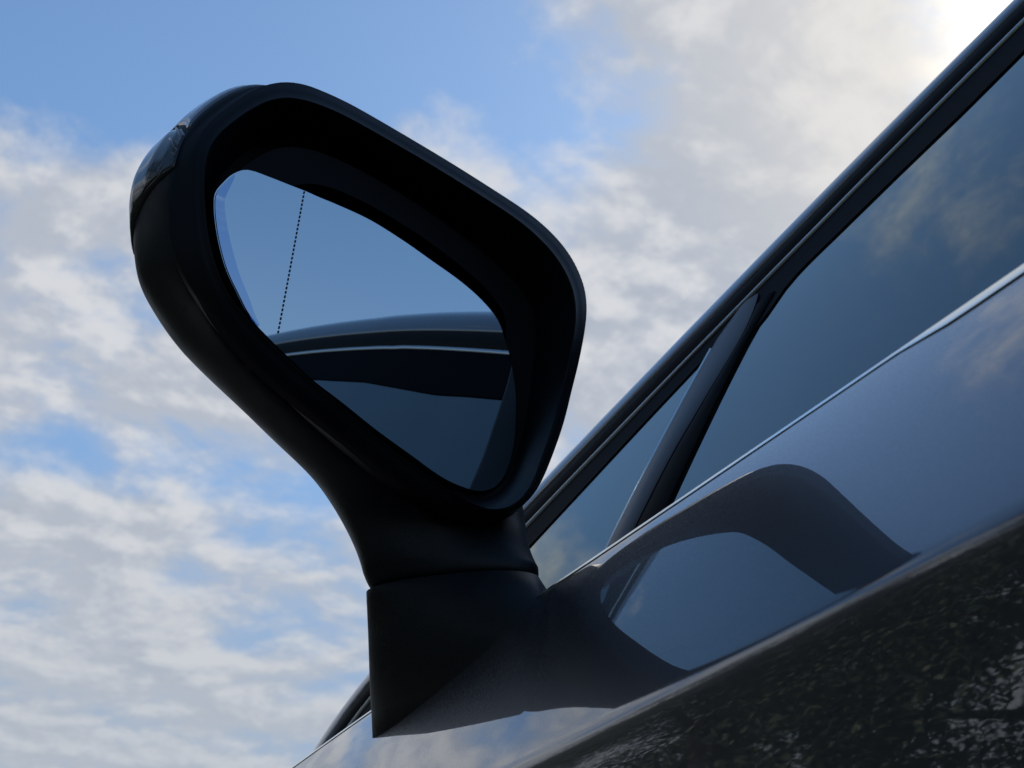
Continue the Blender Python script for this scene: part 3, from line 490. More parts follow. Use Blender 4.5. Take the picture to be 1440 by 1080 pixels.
[(0.17670,0.62415,1.06348),(0.17222,0.62360,1.06733),(0.16774,0.62305,1.07180),(0.16355,0.62254,1.07700),(0.15983,0.62208,1.08295),(0.15663,0.62169,1.08962),(0.15378,0.62134,1.09700),(0.15128,0.62103,1.10514),(0.14923,0.62078,1.11403),(0.14747,0.62056,1.12379),(0.14609,0.62039,1.13447),(0.14556,0.62033,1.14597),(0.14665,0.62046,1.15777),(0.15049,0.62094,1.16876),(0.15621,0.62164,1.17887),(0.16275,0.62244,1.18860),(0.17004,0.62334,1.19787),(0.17825,0.62434,1.20615),(0.18774,0.62551,1.21226),(0.19822,0.62680,1.21557),(0.20882,0.62810,1.21682),(0.21898,0.62934,1.21693),(0.22856,0.63052,1.21612),(0.23746,0.63161,1.21492),(0.24572,0.63263,1.21368),(0.25345,0.63358,1.21248),(0.26076,0.63447,1.21130),(0.26772,0.63533,1.21014),(0.27442,0.63615,1.20897),(0.28090,0.63695,1.20778),(0.28722,0.63772,1.20655),(0.29343,0.63849,1.20528),(0.29958,0.63924,1.20399),(0.30573,0.64000,1.20267),(0.31193,0.64076,1.20132),(0.31822,0.64153,1.19991),(0.32463,0.64232,1.19842),(0.33121,0.64313,1.19679),(0.33796,0.64395,1.19495),(0.34475,0.64479,1.19271),(0.35147,0.64561,1.18991),(0.35807,0.64642,1.18651),(0.36447,0.64721,1.18246),(0.37039,0.64794,1.17758),(0.37555,0.64857,1.17176),(0.37982,0.64909,1.16503),(0.38281,0.64946,1.15734),(0.38416,0.64963,1.14874),(0.38417,0.64963,1.13960),(0.38321,0.64951,1.13024),(0.38160,0.64931,1.12085),(0.37964,0.64907,1.11153),(0.37746,0.64880,1.10230),(0.37510,0.64851,1.09314),(0.37272,0.64822,1.08399),(0.37040,0.64794,1.07476),(0.36795,0.64764,1.06541),(0.36505,0.64728,1.05595),(0.36174,0.64687,1.04639),(0.35830,0.64645,1.03656),(0.35457,0.64599,1.02647),(0.34982,0.64541,1.01658),(0.34325,0.64460,1.00785),(0.33467,0.64355,1.00118),(0.32414,0.64226,0.99756),(0.31207,0.64077,0.99789),(0.30008,0.63930,1.00100),(0.28961,0.63802,1.00468),(0.28078,0.63693,1.00806),(0.27326,0.63601,1.01106),(0.26674,0.63521,1.01379),(0.26101,0.63451,1.01635),(0.25593,0.63388,1.01877),(0.25138,0.63332,1.02101),(0.24725,0.63282,1.02305),(0.24346,0.63235,1.02492),(0.23994,0.63192,1.02666),(0.23664,0.63151,1.02830),(0.23350,0.63113,1.02986),(0.23051,0.63076,1.03136),(0.22761,0.63040,1.03282),(0.22479,0.63006,1.03425),(0.22202,0.62972,1.03566),(0.21928,0.62938,1.03707),(0.21655,0.62905,1.03850),(0.21380,0.62871,1.03995),(0.21103,0.62837,1.04144),(0.20821,0.62802,1.04299),(0.20533,0.62767,1.04462),(0.20236,0.62730,1.04635),(0.19928,0.62693,1.04819),(0.19605,0.62653,1.05016),(0.19263,0.62611,1.05229),(0.18898,0.62566,1.05462),(0.18512,0.62519,1.05721),(0.18102,0.62468,1.06014)],
[(0.17728,0.62932,1.06551),(0.17289,0.62878,1.06942),(0.16848,0.62824,1.07394),(0.16432,0.62773,1.07916),(0.16058,0.62727,1.08513),(0.15737,0.62688,1.09182),(0.15453,0.62653,1.09923),(0.15206,0.62623,1.10738),(0.15007,0.62598,1.11629),(0.14841,0.62578,1.12603),(0.14717,0.62563,1.13667),(0.14687,0.62559,1.14804),(0.14826,0.62576,1.15963),(0.15222,0.62625,1.17045),(0.15792,0.62695,1.18046),(0.16448,0.62775,1.19008),(0.17181,0.62865,1.19914),(0.18010,0.62967,1.20711),(0.18962,0.63084,1.21290),(0.20003,0.63212,1.21601),(0.21052,0.63340,1.21714),(0.22054,0.63463,1.21720),(0.22997,0.63579,1.21639),(0.23874,0.63687,1.21518),(0.24687,0.63787,1.21393),(0.25448,0.63880,1.21270),(0.26166,0.63968,1.21150),(0.26851,0.64052,1.21031),(0.27508,0.64133,1.20913),(0.28144,0.64211,1.20793),(0.28764,0.64287,1.20669),(0.29372,0.64362,1.20541),(0.29975,0.64436,1.20411),(0.30577,0.64510,1.20278),(0.31182,0.64584,1.20140),(0.31796,0.64660,1.19997),(0.32421,0.64736,1.19845),(0.33062,0.64815,1.19680),(0.33718,0.64896,1.19495),(0.34380,0.64977,1.19272),(0.35036,0.65057,1.18997),(0.35682,0.65137,1.18665),(0.36311,0.65214,1.18271),(0.36898,0.65286,1.17799),(0.37417,0.65350,1.17238),(0.37854,0.65403,1.16588),(0.38165,0.65442,1.15843),(0.38313,0.65460,1.15004),(0.38325,0.65461,1.14109),(0.38243,0.65451,1.13190),(0.38098,0.65433,1.12267),(0.37915,0.65411,1.11349),(0.37709,0.65386,1.10439),(0.37486,0.65358,1.09532),(0.37260,0.65330,1.08626),(0.37039,0.65303,1.07712),(0.36805,0.65275,1.06783),(0.36528,0.65241,1.05842),(0.36210,0.65202,1.04888),(0.35875,0.65160,1.03908),(0.35508,0.65115,1.02901),(0.35041,0.65058,1.01914),(0.34395,0.64979,1.01038),(0.33551,0.64875,1.00362),(0.32513,0.64748,0.99985),(0.31319,0.64601,0.99998),(0.30133,0.64455,1.00284),(0.29088,0.64327,1.00640),(0.28200,0.64218,1.00978),(0.27443,0.64125,1.01280),(0.26787,0.64045,1.01553),(0.26211,0.63974,1.01809),(0.25700,0.63911,1.02050),(0.25242,0.63855,1.02272),(0.24826,0.63804,1.02476),(0.24444,0.63757,1.02663),(0.24090,0.63713,1.02837),(0.23756,0.63672,1.03002),(0.23440,0.63634,1.03158),(0.23138,0.63596,1.03308),(0.22845,0.63561,1.03453),(0.22559,0.63525,1.03595),(0.22278,0.63491,1.03735),(0.22000,0.63457,1.03875),(0.21724,0.63423,1.04017),(0.21446,0.63389,1.04164),(0.21167,0.63354,1.04315),(0.20882,0.63320,1.04472),(0.20592,0.63284,1.04637),(0.20293,0.63247,1.04812),(0.19982,0.63209,1.04999),(0.19656,0.63169,1.05198),(0.19310,0.63127,1.05413),(0.18945,0.63082,1.05649),(0.18560,0.63034,1.05913),(0.18154,0.62985,1.06212)],
[(0.18008,0.64518,1.07344),(0.17599,0.64468,1.07756),(0.17186,0.64417,1.08225),(0.16781,0.64368,1.08757),(0.16404,0.64321,1.09361),(0.16077,0.64281,1.10039),(0.15797,0.64247,1.10789),(0.15563,0.64218,1.11611),(0.15388,0.64196,1.12505),(0.15259,0.64181,1.13475),(0.15189,0.64172,1.14521),(0.15252,0.64180,1.15608),(0.15501,0.64210,1.16685),(0.15944,0.64265,1.17703),(0.16513,0.64335,1.18667),(0.17169,0.64415,1.19581),(0.17921,0.64507,1.20408),(0.18782,0.64613,1.21084),(0.19745,0.64732,1.21540),(0.20761,0.64856,1.21772),(0.21764,0.64979,1.21842),(0.22712,0.65096,1.21824),(0.23599,0.65205,1.21741),(0.24423,0.65306,1.21620),(0.25187,0.65400,1.21489),(0.25899,0.65487,1.21357),(0.26570,0.65569,1.21226),(0.27207,0.65648,1.21099),(0.27817,0.65723,1.20975),(0.28406,0.65795,1.20851),(0.28979,0.65865,1.20724),(0.29540,0.65934,1.20593),(0.30094,0.66002,1.20459),(0.30644,0.66070,1.20319),(0.31193,0.66137,1.20172),(0.31747,0.66205,1.20019),(0.32309,0.66274,1.19857),(0.32881,0.66344,1.19684),(0.33467,0.66416,1.19494),(0.34060,0.66489,1.19277),(0.34656,0.66562,1.19020),(0.35248,0.66635,1.18720),(0.35834,0.66707,1.18369),(0.36400,0.66776,1.17958),(0.36932,0.66842,1.17479),(0.37405,0.66900,1.16922),(0.37765,0.66944,1.16266),(0.37961,0.66968,1.15508),(0.38019,0.66975,1.14687),(0.37993,0.66972,1.13838),(0.37908,0.66962,1.12977),(0.37779,0.66946,1.12113),(0.37619,0.66926,1.11248),(0.37443,0.66904,1.10383),(0.37264,0.66883,1.09512),(0.37086,0.66861,1.08628),(0.36895,0.66837,1.07724),(0.36668,0.66809,1.06800),(0.36400,0.66776,1.05857),(0.36102,0.66740,1.04886),(0.35759,0.66698,1.03892),(0.35323,0.66644,1.02909),(0.34720,0.66570,1.02020),(0.33930,0.66473,1.01308),(0.32949,0.66353,1.00874),(0.31810,0.66213,1.00808),(0.30667,0.66073,1.01002),(0.29630,0.65945,1.01308),(0.28725,0.65834,1.01646),(0.27950,0.65739,1.01958),(0.27281,0.65657,1.02233),(0.26693,0.65585,1.02485),(0.26170,0.65520,1.02719),(0.25700,0.65463,1.02937),(0.25272,0.65410,1.03140),(0.24879,0.65362,1.03329),(0.24513,0.65317,1.03505),(0.24169,0.65275,1.03672),(0.23843,0.65235,1.03828),(0.23528,0.65196,1.03976),(0.23223,0.65158,1.04117),(0.22923,0.65122,1.04253),(0.22627,0.65085,1.04389),(0.22334,0.65049,1.04527),(0.22044,0.65014,1.04671),(0.21756,0.64978,1.04822),(0.21466,0.64943,1.04980),(0.21173,0.64907,1.05145),(0.20874,0.64870,1.05319),(0.20565,0.64832,1.05503),(0.20244,0.64793,1.05697),(0.19905,0.64751,1.05903),(0.19548,0.64707,1.06127),(0.19179,0.64662,1.06377),(0.18800,0.64615,1.06661),(0.18410,0.64568,1.06981)],
[(0.18542,0.65692,1.08477),(0.18176,0.65647,1.08919),(0.17803,0.65601,1.09412),(0.17415,0.65554,1.09959),(0.17031,0.65507,1.10574),(0.16697,0.65466,1.11263),(0.16421,0.65432,1.12025),(0.16208,0.65405,1.12858),(0.16066,0.65388,1.13757),(0.15990,0.65379,1.14720),(0.15997,0.65380,1.15740),(0.16193,0.65404,1.16758),(0.16601,0.65454,1.17717),(0.17110,0.65516,1.18644),(0.17676,0.65586,1.19553),(0.18334,0.65666,1.20400),(0.19112,0.65762,1.21114),(0.20019,0.65873,1.21616),(0.20999,0.65994,1.21897),(0.21977,0.66114,1.22017),(0.22915,0.66229,1.22024),(0.23787,0.66336,1.21974),(0.24594,0.66435,1.21888),(0.25342,0.66527,1.21767),(0.26034,0.66612,1.21626),(0.26678,0.66691,1.21479),(0.27280,0.66765,1.21335),(0.27849,0.66835,1.21196),(0.28392,0.66901,1.21063),(0.28914,0.66966,1.20933),(0.29421,0.67028,1.20802),(0.29914,0.67088,1.20668),(0.30397,0.67148,1.20527),(0.30873,0.67206,1.20377),(0.31343,0.67264,1.20218),(0.31811,0.67321,1.20050),(0.32282,0.67379,1.19874),(0.32758,0.67438,1.19689),(0.33242,0.67497,1.19493),(0.33738,0.67558,1.19283),(0.34246,0.67620,1.19054),(0.34763,0.67684,1.18798),(0.35288,0.67748,1.18509),(0.35824,0.67814,1.18186),(0.36372,0.67881,1.17824),(0.36899,0.67946,1.17398),(0.37329,0.67999,1.16872),(0.37592,0.68031,1.16229),(0.37716,0.68046,1.15512),(0.37771,0.68053,1.14762),(0.37772,0.68053,1.13991),(0.37718,0.68047,1.13204),(0.37624,0.68035,1.12405),(0.37515,0.68022,1.11598),(0.37404,0.68008,1.10778),(0.37288,0.67994,1.09936),(0.37158,0.67978,1.09068),(0.37002,0.67959,1.08169),(0.36806,0.67935,1.07240),(0.36560,0.67904,1.06284),(0.36252,0.67867,1.05307),(0.35859,0.67818,1.04330),(0.35317,0.67752,1.03423),(0.34607,0.67665,1.02659),(0.33706,0.67554,1.02145),(0.32645,0.67424,1.01966),(0.31565,0.67291,1.02027),(0.30539,0.67165,1.02263),(0.29610,0.67051,1.02600),(0.28809,0.66953,1.02926),(0.28120,0.66868,1.03204),(0.27515,0.66794,1.03450),(0.26975,0.66727,1.03675),(0.26487,0.66668,1.03886),(0.26043,0.66613,1.04088),(0.25633,0.66563,1.04279),(0.25252,0.66516,1.04460),(0.24894,0.66472,1.04628),(0.24551,0.66430,1.04786),(0.24221,0.66389,1.04931),(0.23896,0.66349,1.05066),(0.23576,0.66310,1.05194),(0.23259,0.66271,1.05323),(0.22945,0.66233,1.05458),(0.22636,0.66195,1.05604),(0.22332,0.66157,1.05762),(0.22028,0.66120,1.05930),(0.21722,0.66082,1.06107),(0.21410,0.66044,1.06294),(0.21089,0.66005,1.06489),(0.20752,0.65963,1.06694),(0.20395,0.65920,1.06910),(0.20023,0.65874,1.07147),(0.19648,0.65828,1.07418),(0.19277,0.65782,1.07729),(0.18909,0.65737,1.08081)]]
SHELL = [
[(0.16142,0.63382,1.06462),(0.15707,0.63329,1.06992),(0.15295,0.63278,1.07587),(0.14909,0.63231,1.08250),(0.14540,0.63186,1.08984),(0.14201,0.63144,1.09793),(0.13952,0.63113,1.10679),(0.13782,0.63093,1.11634),(0.13659,0.63077,1.12661),(0.13567,0.63066,1.13769),(0.13502,0.63058,1.14971),(0.13548,0.63064,1.16241),(0.13895,0.63106,1.17449),(0.14447,0.63174,1.18589),(0.15113,0.63256,1.19681),(0.15840,0.63345,1.20755),(0.16637,0.63443,1.21792),(0.17564,0.63557,1.22679),(0.18614,0.63686,1.23350),(0.19767,0.63827,1.23726),(0.20964,0.63974,1.23790),(0.22092,0.64113,1.23759),(0.23142,0.64242,1.23666),(0.24118,0.64362,1.23527),(0.25023,0.64473,1.23383),(0.25869,0.64577,1.23242),(0.26667,0.64675,1.23106),(0.27427,0.64768,1.22973),(0.28158,0.64858,1.22844),(0.28866,0.64945,1.22717),(0.29558,0.65030,1.22588),(0.30238,0.65113,1.22454),(0.30912,0.65196,1.22316),(0.31585,0.65278,1.22172),(0.32263,0.65362,1.22025),(0.32951,0.65446,1.21872),(0.33654,0.65533,1.21711),(0.34381,0.65622,1.21542),(0.35129,0.65714,1.21353),(0.35882,0.65806,1.21117),(0.36626,0.65897,1.20816),(0.37349,0.65986,1.20442),(0.38032,0.66070,1.19982),(0.38650,0.66146,1.19425),(0.39178,0.66211,1.18764),(0.39594,0.66262,1.18003),(0.39874,0.66296,1.17145),(0.39994,0.66311,1.16202),(0.39964,0.66307,1.15204),(0.39816,0.66289,1.14181),(0.39619,0.66265,1.13165),(0.39401,0.66238,1.12164),(0.39161,0.66209,1.11174),(0.38897,0.66176,1.10191),(0.38631,0.66144,1.09211),(0.38373,0.66112,1.08226),(0.38095,0.66078,1.07229),(0.37773,0.66038,1.06222),(0.37408,0.65993,1.05206),(0.37005,0.65944,1.04178),(0.36556,0.65889,1.03139),(0.36029,0.65824,1.02112),(0.35371,0.65743,1.01159),(0.34545,0.65642,1.00363),(0.33562,0.65521,0.99792),(0.32488,0.65389,0.99453),(0.31405,0.65256,0.99298),(0.30342,0.65126,0.99325),(0.29341,0.65003,0.99488),(0.28431,0.64891,0.99713),(0.27610,0.64790,0.99987),(0.26873,0.64700,1.00297),(0.26216,0.64619,1.00604),(0.25626,0.64547,1.00896),(0.25093,0.64481,1.01176),(0.24605,0.64421,1.01428),(0.24150,0.64366,1.01650),(0.23720,0.64313,1.01851),(0.23310,0.64262,1.02037),(0.22915,0.64214,1.02214),(0.22532,0.64167,1.02385),(0.22157,0.64121,1.02554),(0.21786,0.64075,1.02722),(0.21419,0.64030,1.02891),(0.21051,0.63985,1.03064),(0.20683,0.63940,1.03243),(0.20312,0.63894,1.03432),(0.19935,0.63848,1.03631),(0.19550,0.63801,1.03840),(0.19154,0.63752,1.04064),(0.18747,0.63702,1.04307),(0.18330,0.63651,1.04574),(0.17905,0.63599,1.04872),(0.17473,0.63546,1.05205),(0.17033,0.63492,1.05576),(0.16587,0.63437,1.05993)],
[(0.15971,0.63434,1.06804),(0.15500,0.63377,1.07362),(0.15048,0.63321,1.07991),(0.14628,0.63270,1.08694),(0.14262,0.63225,1.09477),(0.13945,0.63186,1.10337),(0.13704,0.63156,1.11272),(0.13532,0.63135,1.12280),(0.13440,0.63124,1.13355),(0.13418,0.63121,1.14497),(0.13456,0.63126,1.15712),(0.13612,0.63145,1.16972),(0.14027,0.63196,1.18179),(0.14625,0.63269,1.19320),(0.15334,0.63356,1.20406),(0.16076,0.63448,1.21382),(0.16839,0.63544,1.22230),(0.17695,0.63652,1.22910),(0.18669,0.63774,1.23408),(0.19777,0.63911,1.23694),(0.20970,0.64057,1.23755),(0.22094,0.64195,1.23724),(0.23142,0.64324,1.23631),(0.24115,0.64443,1.23493),(0.25017,0.64554,1.23349),(0.25861,0.64658,1.23209),(0.26657,0.64755,1.23073),(0.27415,0.64849,1.22941),(0.28143,0.64938,1.22812),(0.28850,0.65025,1.22685),(0.29540,0.65109,1.22557),(0.30218,0.65193,1.22423),(0.30890,0.65275,1.22285),(0.31561,0.65358,1.22142),(0.32237,0.65441,1.21995),(0.32923,0.65525,1.21842),(0.33625,0.65611,1.21682),(0.34349,0.65700,1.21513),(0.35095,0.65792,1.21325),(0.35846,0.65884,1.21089),(0.36588,0.65975,1.20789),(0.37309,0.66063,1.20417),(0.37990,0.66147,1.19958),(0.38606,0.66223,1.19402),(0.39132,0.66287,1.18744),(0.39547,0.66338,1.17984),(0.39826,0.66372,1.17128),(0.39947,0.66387,1.16189),(0.39917,0.66384,1.15193),(0.39769,0.66365,1.14173),(0.39572,0.66341,1.13160),(0.39355,0.66315,1.12162),(0.39115,0.66285,1.11174),(0.38852,0.66253,1.10194),(0.38587,0.66220,1.09217),(0.38330,0.66189,1.08235),(0.38053,0.66155,1.07240),(0.37732,0.66115,1.06237),(0.37368,0.66071,1.05224),(0.36966,0.66021,1.04198),(0.36518,0.65966,1.03162),(0.35992,0.65902,1.02138),(0.35336,0.65821,1.01188),(0.34513,0.65720,1.00394),(0.33532,0.65600,0.99824),(0.32470,0.65469,0.99490),(0.31452,0.65343,0.99364),(0.30500,0.65225,0.99416),(0.29625,0.65115,0.99578),(0.28828,0.65015,0.99770),(0.28079,0.64922,0.99991),(0.27352,0.64832,1.00251),(0.26658,0.64747,1.00530),(0.26028,0.64669,1.00812),(0.25456,0.64599,1.01093),(0.24931,0.64535,1.01354),(0.24443,0.64475,1.01591),(0.23982,0.64418,1.01808),(0.23544,0.64364,1.02013),(0.23124,0.64313,1.02213),(0.22717,0.64263,1.02407),(0.22320,0.64214,1.02598),(0.21931,0.64166,1.02789),(0.21546,0.64119,1.02983),(0.21165,0.64072,1.03182),(0.20784,0.64025,1.03386),(0.20399,0.63978,1.03597),(0.20007,0.63930,1.03815),(0.19604,0.63881,1.04042),(0.19189,0.63830,1.04281),(0.18759,0.63777,1.04539),(0.18318,0.63723,1.04821),(0.17866,0.63667,1.05134),(0.17405,0.63611,1.05483),(0.16932,0.63553,1.05873),(0.16451,0.63493,1.06310)],
[(0.15773,0.63651,1.07160),(0.15265,0.63589,1.07749),(0.14770,0.63528,1.08412),(0.14315,0.63472,1.09157),(0.13952,0.63428,1.09991),(0.13658,0.63392,1.10904),(0.13425,0.63363,1.11891),(0.13251,0.63342,1.12953),(0.13192,0.63335,1.14078),(0.13244,0.63341,1.15256),(0.13388,0.63359,1.16483),(0.13660,0.63392,1.17735),(0.14144,0.63451,1.18940),(0.14789,0.63531,1.20082),(0.15545,0.63623,1.21161),(0.16301,0.63721,1.22035),(0.17029,0.63819,1.22687),(0.17811,0.63926,1.23152),(0.18704,0.64045,1.23469),(0.19766,0.64180,1.23661),(0.20954,0.64326,1.23719),(0.22075,0.64464,1.23688),(0.23119,0.64592,1.23596),(0.24089,0.64711,1.23458),(0.24989,0.64821,1.23314),(0.25830,0.64925,1.23174),(0.26623,0.65022,1.23039),(0.27379,0.65115,1.22907),(0.28106,0.65204,1.22778),(0.28810,0.65291,1.22652),(0.29498,0.65375,1.22524),(0.30175,0.65458,1.22391),(0.30844,0.65540,1.22253),(0.31513,0.65622,1.22110),(0.32187,0.65705,1.21964),(0.32871,0.65789,1.21811),(0.33571,0.65875,1.21652),(0.34293,0.65964,1.21483),(0.35037,0.66055,1.21296),(0.35786,0.66147,1.21061),(0.36525,0.66238,1.20762),(0.37245,0.66326,1.20391),(0.37923,0.66410,1.19933),(0.38538,0.66485,1.19379),(0.39063,0.66549,1.18722),(0.39477,0.66600,1.17965),(0.39754,0.66634,1.17112),(0.39874,0.66649,1.16175),(0.39845,0.66645,1.15182),(0.39698,0.66627,1.14165),(0.39501,0.66603,1.13155),(0.39285,0.66577,1.12160),(0.39046,0.66547,1.11175),(0.38783,0.66515,1.10198),(0.38519,0.66483,1.09224),(0.38262,0.66451,1.08244),(0.37986,0.66417,1.07253),(0.37666,0.66378,1.06252),(0.37303,0.66333,1.05242),(0.36903,0.66284,1.04219),(0.36456,0.66229,1.03186),(0.35932,0.66165,1.02166),(0.35277,0.66085,1.01218),(0.34457,0.65984,1.00426),(0.33479,0.65864,0.99858),(0.32428,0.65734,0.99530),(0.31480,0.65614,0.99432),(0.30642,0.65504,0.99510),(0.29900,0.65404,0.99671),(0.29222,0.65313,0.99830),(0.28547,0.65223,0.99995),(0.27832,0.65132,1.00202),(0.27099,0.65042,1.00453),(0.26428,0.64960,1.00726),(0.25815,0.64884,1.01006),(0.25252,0.64815,1.01277),(0.24728,0.64751,1.01529),(0.24235,0.64690,1.01764),(0.23767,0.64633,1.01989),(0.23321,0.64578,1.02212),(0.22890,0.64525,1.02430),(0.22471,0.64474,1.02644),(0.22061,0.64424,1.02858),(0.21659,0.64374,1.03078),(0.21264,0.64326,1.03304),(0.20869,0.64277,1.03535),(0.20470,0.64228,1.03769),(0.20061,0.64178,1.04007),(0.19640,0.64126,1.04252),(0.19205,0.64073,1.04508),(0.18753,0.64017,1.04781),(0.18285,0.63960,1.05078),(0.17806,0.63901,1.05407),(0.17314,0.63841,1.05773),(0.16807,0.63778,1.06182),(0.16291,0.63715,1.06641)],
[(0.15460,0.64288,1.07646),(0.14903,0.64220,1.08277),(0.14349,0.64152,1.08987),(0.13845,0.64090,1.09790),(0.13487,0.64046,1.10694),(0.13224,0.64014,1.11678),(0.13002,0.63986,1.12736),(0.12826,0.63965,1.13872),(0.12812,0.63963,1.15066),(0.12963,0.63982,1.16293),(0.13253,0.64017,1.17537),(0.13682,0.64070,1.18776),(0.14261,0.64141,1.19979),(0.14973,0.64228,1.21123),(0.15790,0.64329,1.22193),(0.16567,0.64438,1.22927),(0.17245,0.64550,1.23312),(0.17923,0.64667,1.23482),(0.18707,0.64792,1.23552),(0.19704,0.64930,1.23616),(0.20884,0.65075,1.23669),(0.22001,0.65212,1.23638),(0.23041,0.65340,1.23546),(0.24007,0.65458,1.23409),(0.24903,0.65568,1.23266),(0.25741,0.65671,1.23127),(0.26531,0.65768,1.22992),(0.27284,0.65861,1.22861),(0.28008,0.65950,1.22732),(0.28709,0.66036,1.22606),(0.29395,0.66120,1.22479),(0.30068,0.66203,1.22347),(0.30735,0.66285,1.22209),(0.31402,0.66366,1.22067),(0.32073,0.66449,1.21921),(0.32754,0.66532,1.21769),(0.33451,0.66618,1.21611),(0.34170,0.66706,1.21443),(0.34912,0.66797,1.21256),(0.35657,0.66889,1.21022),(0.36393,0.66979,1.20724),(0.37110,0.67067,1.20354),(0.37786,0.67150,1.19899),(0.38398,0.67225,1.19347),(0.38921,0.67290,1.18693),(0.39333,0.67340,1.17938),(0.39610,0.67374,1.17089),(0.39729,0.67389,1.16155),(0.39700,0.67385,1.15166),(0.39553,0.67367,1.14153),(0.39357,0.67343,1.13148),(0.39142,0.67317,1.12157),(0.38904,0.67288,1.11176),(0.38642,0.67255,1.10203),(0.38379,0.67223,1.09232),(0.38123,0.67192,1.08256),(0.37849,0.67158,1.07269),(0.37529,0.67119,1.06273),(0.37168,0.67074,1.05267),(0.36769,0.67025,1.04248),(0.36324,0.66971,1.03219),(0.35802,0.66907,1.02203),(0.35150,0.66827,1.01259),(0.34333,0.66726,1.00470),(0.33359,0.66607,0.99905),(0.32324,0.66478,0.99584),(0.31471,0.66360,0.99525),(0.30791,0.66254,0.99640),(0.30232,0.66159,0.99799),(0.29716,0.66069,0.99911),(0.29144,0.65979,1.00002),(0.28445,0.65883,1.00135),(0.27659,0.65786,1.00348),(0.26931,0.65697,1.00607),(0.26263,0.65615,1.00888),(0.25648,0.65539,1.01172),(0.25076,0.65469,1.01445),(0.24539,0.65403,1.01703),(0.24030,0.65341,1.01955),(0.23548,0.65281,1.02212),(0.23085,0.65224,1.02461),(0.22635,0.65169,1.02706),(0.22198,0.65116,1.02953),(0.21772,0.65063,1.03208),(0.21356,0.65012,1.03471),(0.20943,0.64962,1.03738),(0.20525,0.64910,1.04004),(0.20094,0.64857,1.04269),(0.19648,0.64803,1.04538),(0.19186,0.64746,1.04818),(0.18702,0.64686,1.05112),(0.18198,0.64625,1.05428),(0.17682,0.64561,1.05780),(0.17148,0.64496,1.06170),(0.16595,0.64428,1.06603),(0.16029,0.64358,1.07092)],
[(0.15098,0.65510,1.08087),(0.14495,0.65436,1.08755),(0.13889,0.65361,1.09507),(0.13341,0.65294,1.10362),(0.12987,0.65250,1.11329),(0.12752,0.65222,1.12378),(0.12540,0.65195,1.13501),(0.12361,0.65174,1.14705),(0.12388,0.65177,1.15961),(0.12630,0.65207,1.17232),(0.13052,0.65258,1.18492),(0.13624,0.65329,1.19720),(0.14289,0.65410,1.20920),(0.15060,0.65505,1.22066),(0.15934,0.65613,1.23127),(0.16727,0.65742,1.23735),(0.17359,0.65884,1.23877),(0.17939,0.66032,1.23781),(0.18621,0.66182,1.23627),(0.19558,0.66331,1.23575),(0.20733,0.66477,1.23624),(0.21845,0.66613,1.23593),(0.22881,0.66740,1.23502),(0.23844,0.66859,1.23365),(0.24737,0.66968,1.23222),(0.25572,0.67071,1.23084),(0.26359,0.67167,1.22950),(0.27109,0.67259,1.22819),(0.27830,0.67348,1.22691),(0.28529,0.67434,1.22565),(0.29212,0.67518,1.22438),(0.29883,0.67600,1.22307),(0.30548,0.67682,1.22170),(0.31212,0.67763,1.22028),(0.31880,0.67845,1.21882),(0.32559,0.67929,1.21731),(0.33254,0.68014,1.21573),(0.33970,0.68102,1.21406),(0.34709,0.68193,1.21220),(0.35452,0.68284,1.20987),(0.36185,0.68374,1.20690),(0.36899,0.68461,1.20322),(0.37572,0.68544,1.19868),(0.38182,0.68619,1.19318),(0.38703,0.68683,1.18666),(0.39114,0.68733,1.17914),(0.39390,0.68767,1.17068),(0.39509,0.68782,1.16138),(0.39479,0.68778,1.15153),(0.39333,0.68760,1.14143),(0.39138,0.68736,1.13141),(0.38924,0.68710,1.12154),(0.38686,0.68681,1.11177),(0.38426,0.68649,1.10207),(0.38164,0.68617,1.09240),(0.37909,0.68585,1.08268),(0.37635,0.68552,1.07284),(0.37317,0.68513,1.06292),(0.36957,0.68469,1.05289),(0.36560,0.68420,1.04274),(0.36116,0.68365,1.03249),(0.35596,0.68301,1.02236),(0.34947,0.68222,1.01296),(0.34132,0.68122,1.00510),(0.33162,0.68003,0.99947),(0.32142,0.67873,0.99633),(0.31376,0.67749,0.99609),(0.30841,0.67632,0.99758),(0.30449,0.67524,0.99914),(0.30081,0.67419,0.99984),(0.29604,0.67314,1.00007),(0.28921,0.67208,1.00075),(0.28087,0.67104,1.00252),(0.27308,0.67009,1.00500),(0.26590,0.66921,1.00781),(0.25928,0.66839,1.01076),(0.25312,0.66764,1.01369),(0.24735,0.66693,1.01648),(0.24189,0.66626,1.01925),(0.23675,0.66563,1.02211),(0.23182,0.66502,1.02489),(0.22704,0.66444,1.02763),(0.22242,0.66387,1.03039),(0.21795,0.66332,1.03325),(0.21361,0.66279,1.03622),(0.20932,0.66226,1.03922),(0.20496,0.66172,1.04217),(0.20044,0.66117,1.04507),(0.19576,0.66059,1.04798),(0.19089,0.66000,1.05099),(0.18577,0.65937,1.05412),(0.18041,0.65871,1.05746),(0.17490,0.65803,1.06117),(0.16919,0.65733,1.06529),(0.16324,0.65660,1.06985),(0.15713,0.65585,1.07501)],
